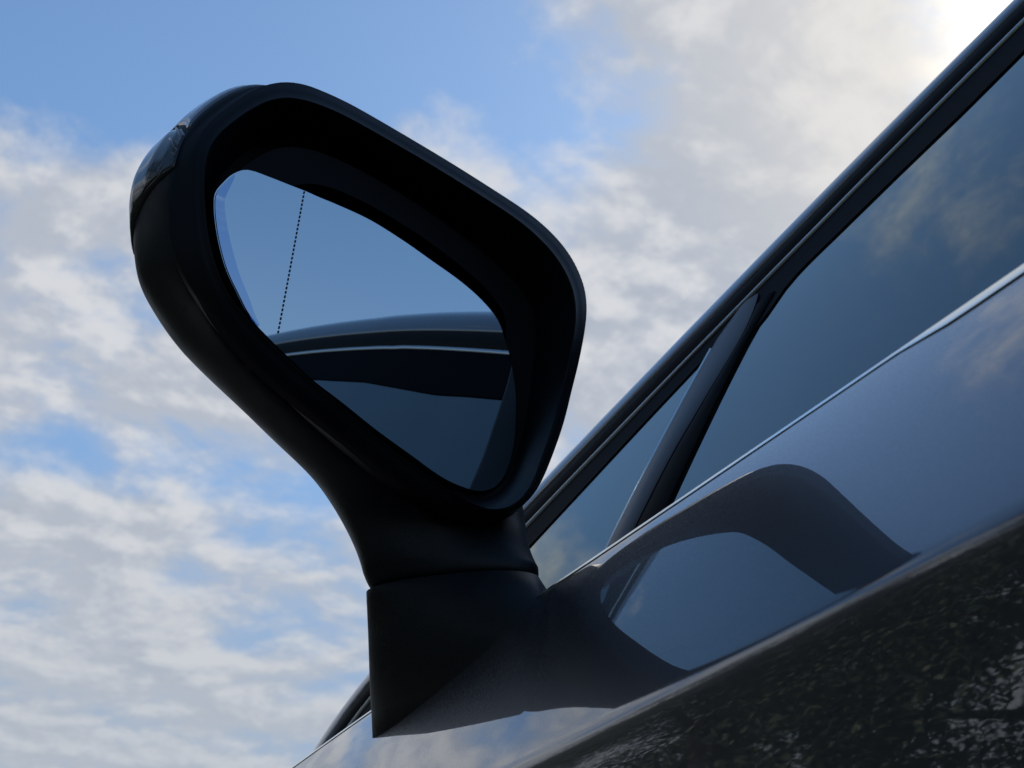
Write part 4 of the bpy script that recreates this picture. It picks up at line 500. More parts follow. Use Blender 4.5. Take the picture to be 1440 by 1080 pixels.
[(0.14777,0.67346,1.08286),(0.14153,0.67269,1.08971),(0.13524,0.67192,1.09742),(0.12955,0.67122,1.10620),(0.12603,0.67079,1.11616),(0.12381,0.67051,1.12695),(0.12174,0.67026,1.13846),(0.11994,0.67004,1.15080),(0.12039,0.67009,1.16365),(0.12322,0.67044,1.17656),(0.12803,0.67103,1.18922),(0.13439,0.67181,1.20145),(0.14144,0.67268,1.21344),(0.14941,0.67366,1.22491),(0.15840,0.67477,1.23548),(0.16639,0.67633,1.24099),(0.17245,0.67826,1.24132),(0.17777,0.68031,1.23915),(0.18408,0.68230,1.23661),(0.19316,0.68404,1.23557),(0.20487,0.68550,1.23604),(0.21598,0.68687,1.23573),(0.22633,0.68814,1.23482),(0.23594,0.68932,1.23345),(0.24485,0.69041,1.23203),(0.25318,0.69144,1.23065),(0.26105,0.69240,1.22930),(0.26853,0.69332,1.22800),(0.27573,0.69420,1.22672),(0.28271,0.69506,1.22547),(0.28953,0.69590,1.22420),(0.29623,0.69672,1.22289),(0.30286,0.69754,1.22152),(0.30949,0.69835,1.22011),(0.31616,0.69917,1.21865),(0.32294,0.70000,1.21714),(0.32987,0.70085,1.21556),(0.33703,0.70173,1.21389),(0.34440,0.70264,1.21204),(0.35182,0.70355,1.20971),(0.35914,0.70445,1.20674),(0.36627,0.70532,1.20307),(0.37299,0.70615,1.19854),(0.37908,0.70689,1.19304),(0.38428,0.70753,1.18654),(0.38838,0.70804,1.17903),(0.39113,0.70837,1.17058),(0.39232,0.70852,1.16130),(0.39203,0.70848,1.15146),(0.39057,0.70830,1.14139),(0.38862,0.70807,1.13139),(0.38648,0.70780,1.12153),(0.38411,0.70751,1.11177),(0.38151,0.70719,1.10209),(0.37889,0.70687,1.09244),(0.37635,0.70656,1.08273),(0.37362,0.70622,1.07291),(0.37044,0.70583,1.06300),(0.36685,0.70539,1.05299),(0.36288,0.70491,1.04286),(0.35845,0.70436,1.03263),(0.35326,0.70372,1.02251),(0.34678,0.70293,1.01313),(0.33865,0.70193,1.00528),(0.32896,0.70074,0.99966),(0.31882,0.69942,0.99655),(0.31158,0.69798,0.99648),(0.30692,0.69647,0.99810),(0.30379,0.69498,0.99967),(0.30084,0.69353,1.00017),(0.29653,0.69215,1.00009),(0.28977,0.69090,1.00048),(0.28122,0.68984,1.00209),(0.27320,0.68886,1.00451),(0.26580,0.68795,1.00733),(0.25896,0.68711,1.01033),(0.25261,0.68633,1.01334),(0.24665,0.68560,1.01623),(0.24103,0.68491,1.01911),(0.23574,0.68426,1.02210),(0.23068,0.68363,1.02502),(0.22578,0.68303,1.02788),(0.22104,0.68245,1.03078),(0.21648,0.68189,1.03378),(0.21206,0.68135,1.03691),(0.20769,0.68081,1.04005),(0.20325,0.68027,1.04313),(0.19864,0.67970,1.04614),(0.19386,0.67911,1.04915),(0.18888,0.67850,1.05225),(0.18363,0.67786,1.05547),(0.17812,0.67718,1.05890),(0.17246,0.67649,1.06270),(0.16658,0.67576,1.06691),(0.16044,0.67501,1.07158),(0.15412,0.67424,1.07685)],
[(0.15168,0.68808,1.08471),(0.14575,0.68735,1.09123),(0.13976,0.68661,1.09857),(0.13435,0.68595,1.10692),(0.13100,0.68554,1.11639),(0.12889,0.68528,1.12665),(0.12692,0.68504,1.13760),(0.12521,0.68483,1.14934),(0.12564,0.68488,1.16155),(0.12833,0.68521,1.17383),(0.13291,0.68577,1.18587),(0.13896,0.68651,1.19750),(0.14565,0.68734,1.20891),(0.15324,0.68827,1.21982),(0.16179,0.68933,1.22987),(0.16939,0.69081,1.23511),(0.17515,0.69265,1.23542),(0.18021,0.69460,1.23336),(0.18621,0.69649,1.23094),(0.19484,0.69815,1.22995),(0.20599,0.69954,1.23040),(0.21655,0.70083,1.23011),(0.22639,0.70204,1.22924),(0.23553,0.70316,1.22794),(0.24401,0.70420,1.22658),(0.25193,0.70518,1.22527),(0.25941,0.70610,1.22399),(0.26653,0.70697,1.22275),(0.27337,0.70781,1.22154),(0.28001,0.70863,1.22034),(0.28649,0.70942,1.21914),(0.29287,0.71020,1.21789),(0.29918,0.71098,1.21659),(0.30548,0.71175,1.21525),(0.31183,0.71253,1.21386),(0.31827,0.71332,1.21243),(0.32487,0.71413,1.21092),(0.33167,0.71497,1.20934),(0.33869,0.71583,1.20757),(0.34574,0.71670,1.20536),(0.35270,0.71755,1.20254),(0.35948,0.71838,1.19904),(0.36588,0.71917,1.19473),(0.37166,0.71988,1.18951),(0.37661,0.72049,1.18332),(0.38051,0.72097,1.17618),(0.38313,0.72129,1.16815),(0.38426,0.72143,1.15932),(0.38398,0.72139,1.14996),(0.38259,0.72122,1.14038),(0.38074,0.72099,1.13087),(0.37870,0.72074,1.12149),(0.37645,0.72047,1.11221),(0.37398,0.72016,1.10300),(0.37149,0.71986,1.09383),(0.36907,0.71956,1.08459),(0.36647,0.71924,1.07526),(0.36345,0.71887,1.06583),(0.36003,0.71845,1.05631),(0.35626,0.71799,1.04667),(0.35205,0.71747,1.03694),(0.34711,0.71686,1.02733),(0.34094,0.71611,1.01840),(0.33321,0.71516,1.01093),(0.32400,0.71403,1.00559),(0.31436,0.71278,1.00263),(0.30747,0.71140,1.00256),(0.30303,0.70997,1.00411),(0.30007,0.70855,1.00559),(0.29725,0.70717,1.00608),(0.29315,0.70586,1.00600),(0.28673,0.70467,1.00637),(0.27860,0.70366,1.00790),(0.27097,0.70272,1.01021),(0.26393,0.70186,1.01288),(0.25743,0.70106,1.01574),(0.25139,0.70032,1.01860),(0.24572,0.69962,1.02135),(0.24038,0.69897,1.02409),(0.23534,0.69835,1.02693),(0.23052,0.69776,1.02971),(0.22587,0.69719,1.03243),(0.22136,0.69663,1.03519),(0.21702,0.69610,1.03804),(0.21282,0.69558,1.04101),(0.20866,0.69507,1.04401),(0.20444,0.69456,1.04693),(0.20006,0.69402,1.04979),(0.19551,0.69346,1.05266),(0.19077,0.69288,1.05561),(0.18578,0.69226,1.05866),(0.18054,0.69162,1.06193),(0.17516,0.69096,1.06554),(0.16957,0.69027,1.06955),(0.16372,0.68956,1.07399),(0.15772,0.68882,1.07900)],
[(0.16641,0.70291,1.09010),(0.16136,0.70229,1.09565),(0.15627,0.70166,1.10189),(0.15167,0.70110,1.10899),(0.14882,0.70075,1.11705),(0.14702,0.70053,1.12577),(0.14534,0.70032,1.13509),(0.14389,0.70014,1.14508),(0.14426,0.70019,1.15546),(0.14655,0.70047,1.16591),(0.15044,0.70095,1.17616),(0.15558,0.70158,1.18605),(0.16128,0.70228,1.19575),(0.16774,0.70307,1.20503),(0.17501,0.70397,1.21358),(0.18147,0.70523,1.21804),(0.18637,0.70679,1.21831),(0.19068,0.70845,1.21655),(0.19578,0.71006,1.21449),(0.20313,0.71147,1.21365),(0.21260,0.71265,1.21403),(0.22159,0.71376,1.21378),(0.22996,0.71479,1.21304),(0.23773,0.71574,1.21194),(0.24495,0.71663,1.21079),(0.25169,0.71745,1.20967),(0.25805,0.71823,1.20858),(0.26411,0.71898,1.20753),(0.26993,0.71969,1.20649),(0.27557,0.72039,1.20548),(0.28109,0.72106,1.20445),(0.28651,0.72173,1.20339),(0.29188,0.72239,1.20228),(0.29724,0.72305,1.20114),(0.30264,0.72371,1.19996),(0.30812,0.72438,1.19874),(0.31373,0.72507,1.19747),(0.31952,0.72578,1.19612),(0.32548,0.72651,1.19461),(0.33149,0.72725,1.19273),(0.33741,0.72798,1.19033),(0.34317,0.72869,1.18736),(0.34861,0.72935,1.18369),(0.35354,0.72996,1.17925),(0.35775,0.73048,1.17398),(0.36106,0.73088,1.16791),(0.36329,0.73116,1.16108),(0.36425,0.73127,1.15357),(0.36401,0.73125,1.14561),(0.36283,0.73110,1.13746),(0.36126,0.73091,1.12937),(0.35953,0.73069,1.12139),(0.35761,0.73046,1.11350),(0.35551,0.73020,1.10566),(0.35339,0.72994,1.09786),(0.35133,0.72969,1.09000),(0.34912,0.72942,1.08206),(0.34655,0.72910,1.07404),(0.34364,0.72874,1.06594),(0.34043,0.72835,1.05775),(0.33685,0.72791,1.04947),(0.33265,0.72739,1.04129),(0.32741,0.72675,1.03369),(0.32083,0.72594,1.02734),(0.31299,0.72498,1.02280),(0.30479,0.72392,1.02028),(0.29893,0.72275,1.02022),(0.29516,0.72153,1.02154),(0.29263,0.72032,1.02280),(0.29024,0.71915,1.02321),(0.28675,0.71803,1.02315),(0.28129,0.71702,1.02346),(0.27437,0.71616,1.02476),(0.26788,0.71537,1.02672),(0.26189,0.71463,1.02900),(0.25636,0.71395,1.03143),(0.25122,0.71332,1.03387),(0.24640,0.71273,1.03620),(0.24186,0.71217,1.03853),(0.23758,0.71165,1.04095),(0.23348,0.71114,1.04331),(0.22951,0.71066,1.04563),(0.22568,0.71019,1.04797),(0.22199,0.70973,1.05040),(0.21841,0.70929,1.05293),(0.21488,0.70886,1.05548),(0.21129,0.70842,1.05797),(0.20756,0.70796,1.06040),(0.20369,0.70748,1.06284),(0.19966,0.70699,1.06535),(0.19542,0.70647,1.06795),(0.19096,0.70592,1.07072),(0.18638,0.70536,1.07380),(0.18162,0.70478,1.07720),(0.17665,0.70417,1.08098),(0.17155,0.70354,1.08524)],
[(0.18744,0.71509,1.09744),(0.18360,0.71462,1.10166),(0.17972,0.71414,1.10641),(0.17622,0.71371,1.11182),(0.17405,0.71344,1.11795),(0.17269,0.71328,1.12459),(0.17141,0.71312,1.13168),(0.17030,0.71298,1.13928),(0.17058,0.71302,1.14718),(0.17232,0.71323,1.15513),(0.17529,0.71360,1.16293),(0.17920,0.71408,1.17046),(0.18354,0.71461,1.17784),(0.18845,0.71521,1.18490),(0.19398,0.71590,1.19141),(0.19890,0.71686,1.19480),(0.20263,0.71805,1.19500),(0.20591,0.71931,1.19367),(0.20979,0.72053,1.19210),(0.21538,0.72161,1.19146),(0.22259,0.72251,1.19175),(0.22943,0.72335,1.19156),(0.23580,0.72413,1.19100),(0.24172,0.72485,1.19016),(0.24721,0.72553,1.18928),(0.25234,0.72616,1.18843),(0.25718,0.72675,1.18760),(0.26179,0.72732,1.18680),(0.26622,0.72786,1.18601),(0.27051,0.72839,1.18524),(0.27471,0.72891,1.18446),(0.27884,0.72941,1.18365),(0.28292,0.72991,1.18281),(0.28700,0.73041,1.18194),(0.29111,0.73092,1.18105),(0.29528,0.73143,1.18012),(0.29955,0.73196,1.17914),(0.30396,0.73250,1.17812),(0.30850,0.73305,1.17697),(0.31306,0.73361,1.17554),(0.31757,0.73417,1.17372),(0.32196,0.73471,1.17145),(0.32610,0.73521,1.16866),(0.32984,0.73567,1.16528),(0.33305,0.73607,1.16128),(0.33557,0.73638,1.15666),(0.33727,0.73659,1.15145),(0.33800,0.73668,1.14574),(0.33782,0.73665,1.13968),(0.33692,0.73654,1.13348),(0.33572,0.73640,1.12732),(0.33440,0.73623,1.12125),(0.33294,0.73606,1.11524),(0.33134,0.73586,1.10928),(0.32973,0.73566,1.10334),(0.32817,0.73547,1.09737),(0.32648,0.73526,1.09132),(0.32453,0.73502,1.08522),(0.32232,0.73475,1.07906),(0.31987,0.73445,1.07282),(0.31715,0.73412,1.06652),(0.31395,0.73372,1.06029),(0.30996,0.73323,1.05451),(0.30495,0.73262,1.04968),(0.29899,0.73189,1.04622),(0.29275,0.73108,1.04431),(0.28829,0.73019,1.04426),(0.28542,0.72926,1.04526),(0.28350,0.72834,1.04622),(0.28168,0.72745,1.04654),(0.27902,0.72660,1.04649),(0.27486,0.72583,1.04673),(0.26960,0.72518,1.04772),(0.26466,0.72457,1.04921),(0.26010,0.72401,1.05094),(0.25589,0.72349,1.05279),(0.25198,0.72301,1.05465),(0.24832,0.72256,1.05642),(0.24486,0.72214,1.05820),(0.24160,0.72174,1.06004),(0.23848,0.72135,1.06184),(0.23546,0.72098,1.06360),(0.23255,0.72063,1.06538),(0.22974,0.72028,1.06723),(0.22702,0.71995,1.06915),(0.22433,0.71962,1.07109),(0.22159,0.71928,1.07298),(0.21876,0.71893,1.07484),(0.21581,0.71857,1.07669),(0.21275,0.71820,1.07860),(0.20951,0.71780,1.08058),(0.20612,0.71738,1.08269),(0.20264,0.71695,1.08503),(0.19902,0.71651,1.08762),(0.19524,0.71605,1.09050),(0.19135,0.71557,1.09374)],
[(0.21066,0.72419,1.10537),(0.20812,0.72388,1.10816),(0.20556,0.72357,1.11130),(0.20325,0.72328,1.11487),(0.20182,0.72311,1.11892),(0.20092,0.72300,1.12330),(0.20007,0.72289,1.12799),(0.19934,0.72280,1.13301),(0.19953,0.72283,1.13823),(0.20068,0.72297,1.14348),(0.20263,0.72321,1.14863),(0.20522,0.72353,1.15361),(0.20809,0.72388,1.15848),(0.21133,0.72428,1.16315),(0.21499,0.72473,1.16745),(0.21824,0.72536,1.16969),(0.22070,0.72615,1.16982),(0.22286,0.72698,1.16894),(0.22543,0.72779,1.16791),(0.22912,0.72850,1.16748),(0.23389,0.72909,1.16768),(0.23841,0.72965,1.16755),(0.24261,0.73017,1.16718),(0.24652,0.73065,1.16662),(0.25015,0.73109,1.16604),(0.25354,0.73151,1.16548),(0.25673,0.73190,1.16494),(0.25978,0.73227,1.16441),(0.26271,0.73263,1.16389),(0.26555,0.73298,1.16338),(0.26832,0.73332,1.16286),(0.27104,0.73366,1.16233),(0.27374,0.73399,1.16177),(0.27644,0.73432,1.16120),(0.27915,0.73465,1.16060),(0.28191,0.73499,1.15999),(0.28473,0.73534,1.15935),(0.28764,0.73569,1.15867),(0.29064,0.73606,1.15791),(0.29366,0.73643,1.15697),(0.29663,0.73680,1.15576),(0.29953,0.73715,1.15427),(0.30227,0.73749,1.15242),(0.30474,0.73779,1.15019),(0.30686,0.73805,1.14754),(0.30853,0.73826,1.14449),(0.30965,0.73840,1.14105),(0.31013,0.73846,1.13728),(0.31001,0.73844,1.13328),(0.30942,0.73837,1.12918),(0.30862,0.73827,1.12511),(0.30775,0.73816,1.12110),(0.30679,0.73805,1.11713),(0.30573,0.73792,1.11319),(0.30467,0.73779,1.10927),(0.30363,0.73766,1.10532),(0.30252,0.73752,1.10133),(0.30123,0.73736,1.09729),(0.29977,0.73718,1.09322),(0.29816,0.73699,1.08910),(0.29635,0.73676,1.08494),(0.29424,0.73650,1.08083),(0.29161,0.73618,1.07701),(0.28830,0.73578,1.07382),(0.28436,0.73529,1.07153),(0.28024,0.73476,1.07027),(0.27729,0.73417,1.07024),(0.27539,0.73356,1.07090),(0.27412,0.73295,1.07153),(0.27292,0.73236,1.07174),(0.27117,0.73180,1.07171),(0.26842,0.73129,1.07187),(0.26494,0.73086,1.07252),(0.26168,0.73046,1.07351),(0.25867,0.73009,1.07465),(0.25589,0.72975,1.07587),(0.25330,0.72943,1.07710),(0.25088,0.72913,1.07827),(0.24859,0.72885,1.07944),(0.24644,0.72859,1.08066),(0.24438,0.72833,1.08185),(0.24239,0.72809,1.08301),(0.24046,0.72785,1.08419),(0.23861,0.72762,1.08541),(0.23681,0.72740,1.08668),(0.23503,0.72719,1.08796),(0.23323,0.72696,1.08921),(0.23135,0.72673,1.09044),(0.22941,0.72650,1.09166),(0.22738,0.72625,1.09292),(0.22525,0.72598,1.09423),(0.22301,0.72571,1.09563),(0.22070,0.72543,1.09717),(0.21831,0.72513,1.09888),(0.21581,0.72483,1.10078),(0.21325,0.72451,1.10293)],
[(0.23306,0.73041,1.11292),(0.23177,0.73025,1.11434),(0.23046,0.73009,1.11595),(0.22928,0.72994,1.11777),(0.22854,0.72985,1.11984),(0.22808,0.72980,1.12208),(0.22765,0.72974,1.12448),(0.22728,0.72970,1.12704),(0.22737,0.72971,1.12971),(0.22796,0.72978,1.13240),(0.22896,0.72990,1.13503),(0.23028,0.73007,1.13757),(0.23175,0.73025,1.14007),(0.23341,0.73045,1.14245),(0.23527,0.73068,1.14465),(0.23694,0.73101,1.14579),(0.23820,0.73141,1.14586),(0.23930,0.73183,1.14541),(0.24061,0.73225,1.14488),(0.24250,0.73261,1.14467),(0.24494,0.73291,1.14477),(0.24725,0.73320,1.14470),(0.24940,0.73346,1.14451),(0.25139,0.73371,1.14423),(0.25325,0.73393,1.14393),(0.25498,0.73415,1.14364),(0.25661,0.73435,1.14337),(0.25817,0.73454,1.14309),(0.25967,0.73472,1.14283),(0.26112,0.73490,1.14257),(0.26254,0.73507,1.14230),(0.26393,0.73525,1.14203),(0.26531,0.73542,1.14175),(0.26669,0.73558,1.14145),(0.26807,0.73575,1.14115),(0.26948,0.73593,1.14084),(0.27092,0.73610,1.14051),(0.27241,0.73629,1.14016),(0.27395,0.73648,1.13978),(0.27549,0.73667,1.13929),(0.27701,0.73685,1.13867),(0.27849,0.73703,1.13791),(0.27989,0.73721,1.13697),(0.28115,0.73736,1.13583),(0.28224,0.73749,1.13447),(0.28309,0.73760,1.13291),(0.28366,0.73767,1.13116),(0.28391,0.73770,1.12923),(0.28385,0.73769,1.12718),(0.28354,0.73765,1.12509),(0.28314,0.73760,1.12301),(0.28269,0.73755,1.12096),(0.28220,0.73749,1.11893),(0.28166,0.73742,1.11692),(0.28112,0.73736,1.11491),(0.28059,0.73729,1.11289),(0.28002,0.73722,1.11085),(0.27936,0.73714,1.10879),(0.27861,0.73705,1.10671),(0.27779,0.73695,1.10460),(0.27687,0.73683,1.10247),(0.27579,0.73670,1.10037),(0.27444,0.73654,1.09842),(0.27275,0.73633,1.09679),(0.27074,0.73608,1.09562),(0.26863,0.73581,1.09497),(0.26712,0.73551,1.09496),(0.26615,0.73519,1.09530),(0.26550,0.73488,1.09562),(0.26489,0.73458,1.09573),(0.26399,0.73430,1.09571),(0.26259,0.73404,1.09579),(0.26081,0.73382,1.09613),(0.25914,0.73361,1.09663),(0.25760,0.73342,1.09721),(0.25618,0.73325,1.09784),(0.25486,0.73309,1.09846),(0.25362,0.73293,1.09907),(0.25245,0.73279,1.09966),(0.25135,0.73265,1.10029),(0.25030,0.73253,1.10089),(0.24928,0.73240,1.10149),(0.24830,0.73228,1.10209),(0.24735,0.73216,1.10271),(0.24643,0.73205,1.10336),(0.24552,0.73194,1.10402),(0.24460,0.73182,1.10466),(0.24364,0.73171,1.10528),(0.24265,0.73159,1.10591),(0.24161,0.73146,1.10655),(0.24052,0.73132,1.10722),(0.23937,0.73118,1.10794),(0.23820,0.73104,1.10873),(0.23697,0.73089,1.10960),(0.23570,0.73073,1.11057),(0.23438,0.73057,1.11167)],
[(0.25076,0.73393,1.11882),(0.25043,0.73389,1.11918),(0.25010,0.73385,1.11958),(0.24980,0.73381,1.12004),(0.24962,0.73379,1.12056),(0.24950,0.73377,1.12113),(0.24939,0.73376,1.12173),(0.24930,0.73375,1.12238),(0.24932,0.73375,1.12305),(0.24947,0.73377,1.12373),(0.24972,0.73380,1.12439),(0.25006,0.73384,1.12503),(0.25043,0.73389,1.12566),(0.25084,0.73394,1.12626),(0.25131,0.73400,1.12681),(0.25173,0.73408,1.12710),(0.25205,0.73418,1.12711),(0.25233,0.73429,1.12700),(0.25266,0.73439,1.12687),(0.25313,0.73448,1.12681),(0.25375,0.73456,1.12684),(0.25433,0.73463,1.12682),(0.25487,0.73470,1.12677),(0.25537,0.73476,1.12670),(0.25584,0.73482,1.12663),(0.25627,0.73487,1.12656),(0.25669,0.73492,1.12649),(0.25708,0.73497,1.12642),(0.25745,0.73501,1.12635),(0.25782,0.73506,1.12629),(0.25818,0.73510,1.12622),(0.25853,0.73515,1.12615),(0.25887,0.73519,1.12608),(0.25922,0.73523,1.12600),(0.25957,0.73527,1.12593),(0.25992,0.73532,1.12585),(0.26029,0.73536,1.12577),(0.26066,0.73541,1.12568),(0.26105,0.73546,1.12558),(0.26144,0.73550,1.12546),(0.26182,0.73555,1.12531),(0.26219,0.73560,1.12511),(0.26254,0.73564,1.12488),(0.26286,0.73568,1.12459),(0.26314,0.73571,1.12425),(0.26335,0.73574,1.12386),(0.26349,0.73576,1.12341),(0.26356,0.73576,1.12293),(0.26354,0.73576,1.12241),(0.26346,0.73575,1.12188),(0.26336,0.73574,1.12136),(0.26325,0.73573,1.12085),(0.26313,0.73571,1.12033),(0.26299,0.73569,1.11983),(0.26285,0.73568,1.11932),(0.26272,0.73566,1.11881),(0.26258,0.73564,1.11830),(0.26241,0.73562,1.11778),(0.26222,0.73560,1.11726),(0.26202,0.73557,1.11673),(0.26178,0.73555,1.11619),(0.26151,0.73551,1.11566),(0.26117,0.73547,1.11517),(0.26075,0.73542,1.11476),(0.26024,0.73536,1.11447),(0.25971,0.73529,1.11430),(0.25933,0.73521,1.11430),(0.25909,0.73513,1.11439),(0.25892,0.73506,1.11447),(0.25877,0.73498,1.11449),(0.25854,0.73491,1.11449),(0.25819,0.73484,1.11451),(0.25774,0.73479,1.11459),(0.25732,0.73473,1.11472),(0.25693,0.73469,1.11487),(0.25658,0.73464,1.11503),(0.25624,0.73460,1.11518),(0.25593,0.73456,1.11533),(0.25564,0.73453,1.11549),(0.25536,0.73449,1.11564),(0.25510,0.73446,1.11579),(0.25484,0.73443,1.11594),(0.25459,0.73440,1.11610),(0.25435,0.73437,1.11625),(0.25412,0.73434,1.11642),(0.25389,0.73431,1.11658),(0.25366,0.73429,1.11674),(0.25342,0.73426,1.11690),(0.25317,0.73423,1.11706),(0.25291,0.73419,1.11722),(0.25263,0.73416,1.11739),(0.25235,0.73412,1.11757),(0.25205,0.73409,1.11777),(0.25174,0.73405,1.11799),(0.25142,0.73401,1.11823),(0.25109,0.73397,1.11851)]]
PLATE = [(0.18229,0.64393,1.07653),(0.17857,0.64293,1.08047),(0.17484,0.64189,1.08487),(0.17086,0.64078,1.08975),(0.16683,0.63962,1.09523),(0.16347,0.63854,1.10144),(0.16068,0.63752,1.10834),(0.15818,0.63652,1.11592),(0.15632,0.63560,1.12417),(0.15518,0.63478,1.13307),(0.15512,0.63414,1.14247),(0.15895,0.63432,1.15109),(0.16403,0.63478,1.15928),(0.16962,0.63536,1.16724),(0.17559,0.63602,1.17496),(0.18216,0.63684,1.18220),(0.18976,0.63794,1.18831),(0.19845,0.63937,1.19266),(0.20764,0.64101,1.19535),(0.21675,0.64272,1.19676),(0.22549,0.64442,1.19720),(0.23359,0.64602,1.19720),(0.24110,0.64753,1.19689),(0.24805,0.64894,1.19636),(0.25451,0.65026,1.19570),(0.26055,0.65151,1.19498),(0.26623,0.65268,1.19423),(0.27161,0.65380,1.19344),(0.27676,0.65488,1.19264),(0.28172,0.65591,1.19182),(0.28652,0.65692,1.19095),(0.29121,0.65791,1.19005),(0.29580,0.65888,1.18908),(0.30034,0.65985,1.18805),(0.30483,0.66081,1.18694),(0.30932,0.66178,1.18576),(0.31384,0.66276,1.18451),(0.31843,0.66376,1.18318),(0.32311,0.66478,1.18177),(0.32792,0.66583,1.18025),(0.33290,0.66693,1.17860),(0.33803,0.66807,1.17677),(0.34330,0.66925,1.17466),(0.34867,0.67048,1.17220),(0.35408,0.67174,1.16934),(0.35933,0.67301,1.16590),(0.36434,0.67427,1.16186),(0.36880,0.67548,1.15708),(0.37070,0.67627,1.15084),(0.37165,0.67691,1.14411),(0.37202,0.67745,1.13713),(0.37175,0.67788,1.12992),(0.37106,0.67823,1.12258),(0.37028,0.67857,1.11516),(0.36957,0.67893,1.10760),(0.36888,0.67932,1.09982),(0.36807,0.67970,1.09174),(0.36699,0.68004,1.08334),(0.36543,0.68032,1.07463),(0.36333,0.68050,1.06563),(0.36057,0.68057,1.05641),(0.35708,0.68051,1.04705),(0.35223,0.68014,1.03810),(0.34583,0.67941,1.03012),(0.33718,0.67807,1.02448),(0.32581,0.67592,1.02306),(0.31458,0.67366,1.02361),(0.30398,0.67141,1.02577),(0.29447,0.66933,1.02884),(0.28646,0.66757,1.03138),(0.27959,0.66607,1.03348),(0.27353,0.66474,1.03537),(0.26812,0.66356,1.03713),(0.26323,0.66247,1.03883),(0.25876,0.66148,1.04051),(0.25466,0.66056,1.04211),(0.25085,0.65970,1.04362),(0.24726,0.65890,1.04501),(0.24384,0.65814,1.04630),(0.24053,0.65740,1.04746),(0.23728,0.65669,1.04850),(0.23405,0.65599,1.04947),(0.23085,0.65529,1.05044),(0.22768,0.65459,1.05147),(0.22455,0.65389,1.05260),(0.22147,0.65320,1.05387),(0.21839,0.65250,1.05524),(0.21529,0.65179,1.05669),(0.21212,0.65106,1.05823),(0.20886,0.65030,1.05984),(0.20543,0.64951,1.06153),(0.20178,0.64867,1.06331),(0.19793,0.64778,1.06524),(0.19401,0.64685,1.06748),(0.19009,0.64590,1.07009),(0.18615,0.64492,1.07308)]
GLASS = [(0.18343,0.64019,1.07476),(0.17962,0.63918,1.07849),(0.17630,0.63824,1.08283),(0.17279,0.63722,1.08759),(0.16890,0.63610,1.09285),(0.16535,0.63500,1.09880),(0.16228,0.63395,1.10545),(0.15949,0.63290,1.11281),(0.15701,0.63187,1.12093),(0.15505,0.63089,1.12982),(0.15448,0.63014,1.13925),(0.15817,0.63030,1.14783),(0.16326,0.63077,1.15592),(0.17125,0.63193,1.16223),(0.18475,0.63450,1.16368),(0.19667,0.63683,1.16427),(0.20662,0.63876,1.16482),(0.21552,0.64052,1.16481),(0.22298,0.64198,1.16513),(0.22967,0.64330,1.16525),(0.23569,0.64448,1.16531),(0.24117,0.64557,1.16526),(0.24623,0.64659,1.16507),(0.25093,0.64754,1.16467),(0.25529,0.64844,1.16411),(0.25935,0.64929,1.16347),(0.26316,0.65009,1.16281),(0.26674,0.65084,1.16214),(0.27016,0.65156,1.16148),(0.27344,0.65226,1.16084),(0.27661,0.65293,1.16018),(0.27968,0.65358,1.15948),(0.28269,0.65423,1.15875),(0.28566,0.65487,1.15801),(0.28863,0.65550,1.15728),(0.29163,0.65615,1.15655),(0.29470,0.65680,1.15584),(0.29787,0.65747,1.15513),(0.30116,0.65817,1.15440),(0.30459,0.65891,1.15362),(0.30817,0.65967,1.15276),(0.31191,0.66048,1.15177),(0.31580,0.66133,1.15059),(0.31987,0.66223,1.14922),(0.32411,0.66317,1.14760),(0.32848,0.66417,1.14566),(0.33292,0.66520,1.14332),(0.33737,0.66627,1.14052),(0.34154,0.66733,1.13712),(0.34465,0.66822,1.13289),(0.34701,0.66901,1.12807),(0.34935,0.66982,1.12290),(0.35159,0.67064,1.11732),(0.35357,0.67143,1.11128),(0.35516,0.67218,1.10477),(0.35672,0.67296,1.09774),(0.35773,0.67367,1.09019),(0.35819,0.67430,1.08213),(0.35824,0.67488,1.07352),(0.35789,0.67543,1.06432),(0.35663,0.67582,1.05471),(0.35411,0.67597,1.04499),(0.34993,0.67576,1.03570),(0.34323,0.67495,1.02809),(0.33365,0.67334,1.02365),(0.32217,0.67113,1.02278),(0.31105,0.66887,1.02369),(0.30060,0.66663,1.02621),(0.29146,0.66462,1.02918),(0.28380,0.66295,1.03156),(0.27720,0.66151,1.03357),(0.27139,0.66023,1.03538),(0.26619,0.65909,1.03707),(0.26150,0.65805,1.03871),(0.25721,0.65710,1.04030),(0.25327,0.65621,1.04182),(0.24960,0.65539,1.04325),(0.24616,0.65462,1.04460),(0.24288,0.65389,1.04586),(0.23972,0.65318,1.04702),(0.23663,0.65250,1.04811),(0.23359,0.65183,1.04915),(0.23059,0.65117,1.05018),(0.22760,0.65050,1.05123),(0.22465,0.64984,1.05235),(0.22172,0.64918,1.05358),(0.21883,0.64852,1.05493),(0.21595,0.64785,1.05639),(0.21302,0.64717,1.05792),(0.20997,0.64646,1.05949),(0.20675,0.64571,1.06111),(0.20336,0.64493,1.06284),(0.19980,0.64410,1.06473),(0.19608,0.64322,1.06684),(0.19205,0.64227,1.06913),(0.18775,0.64124,1.07171)]
GLASS_C = (0.2611,0.6541,1.0963)
GLASS_N = (0.19382,-0.97885,-0.06540)
DASH = [(0.20582,0.63862,1.16457),(0.19963,0.64362,1.07132)]
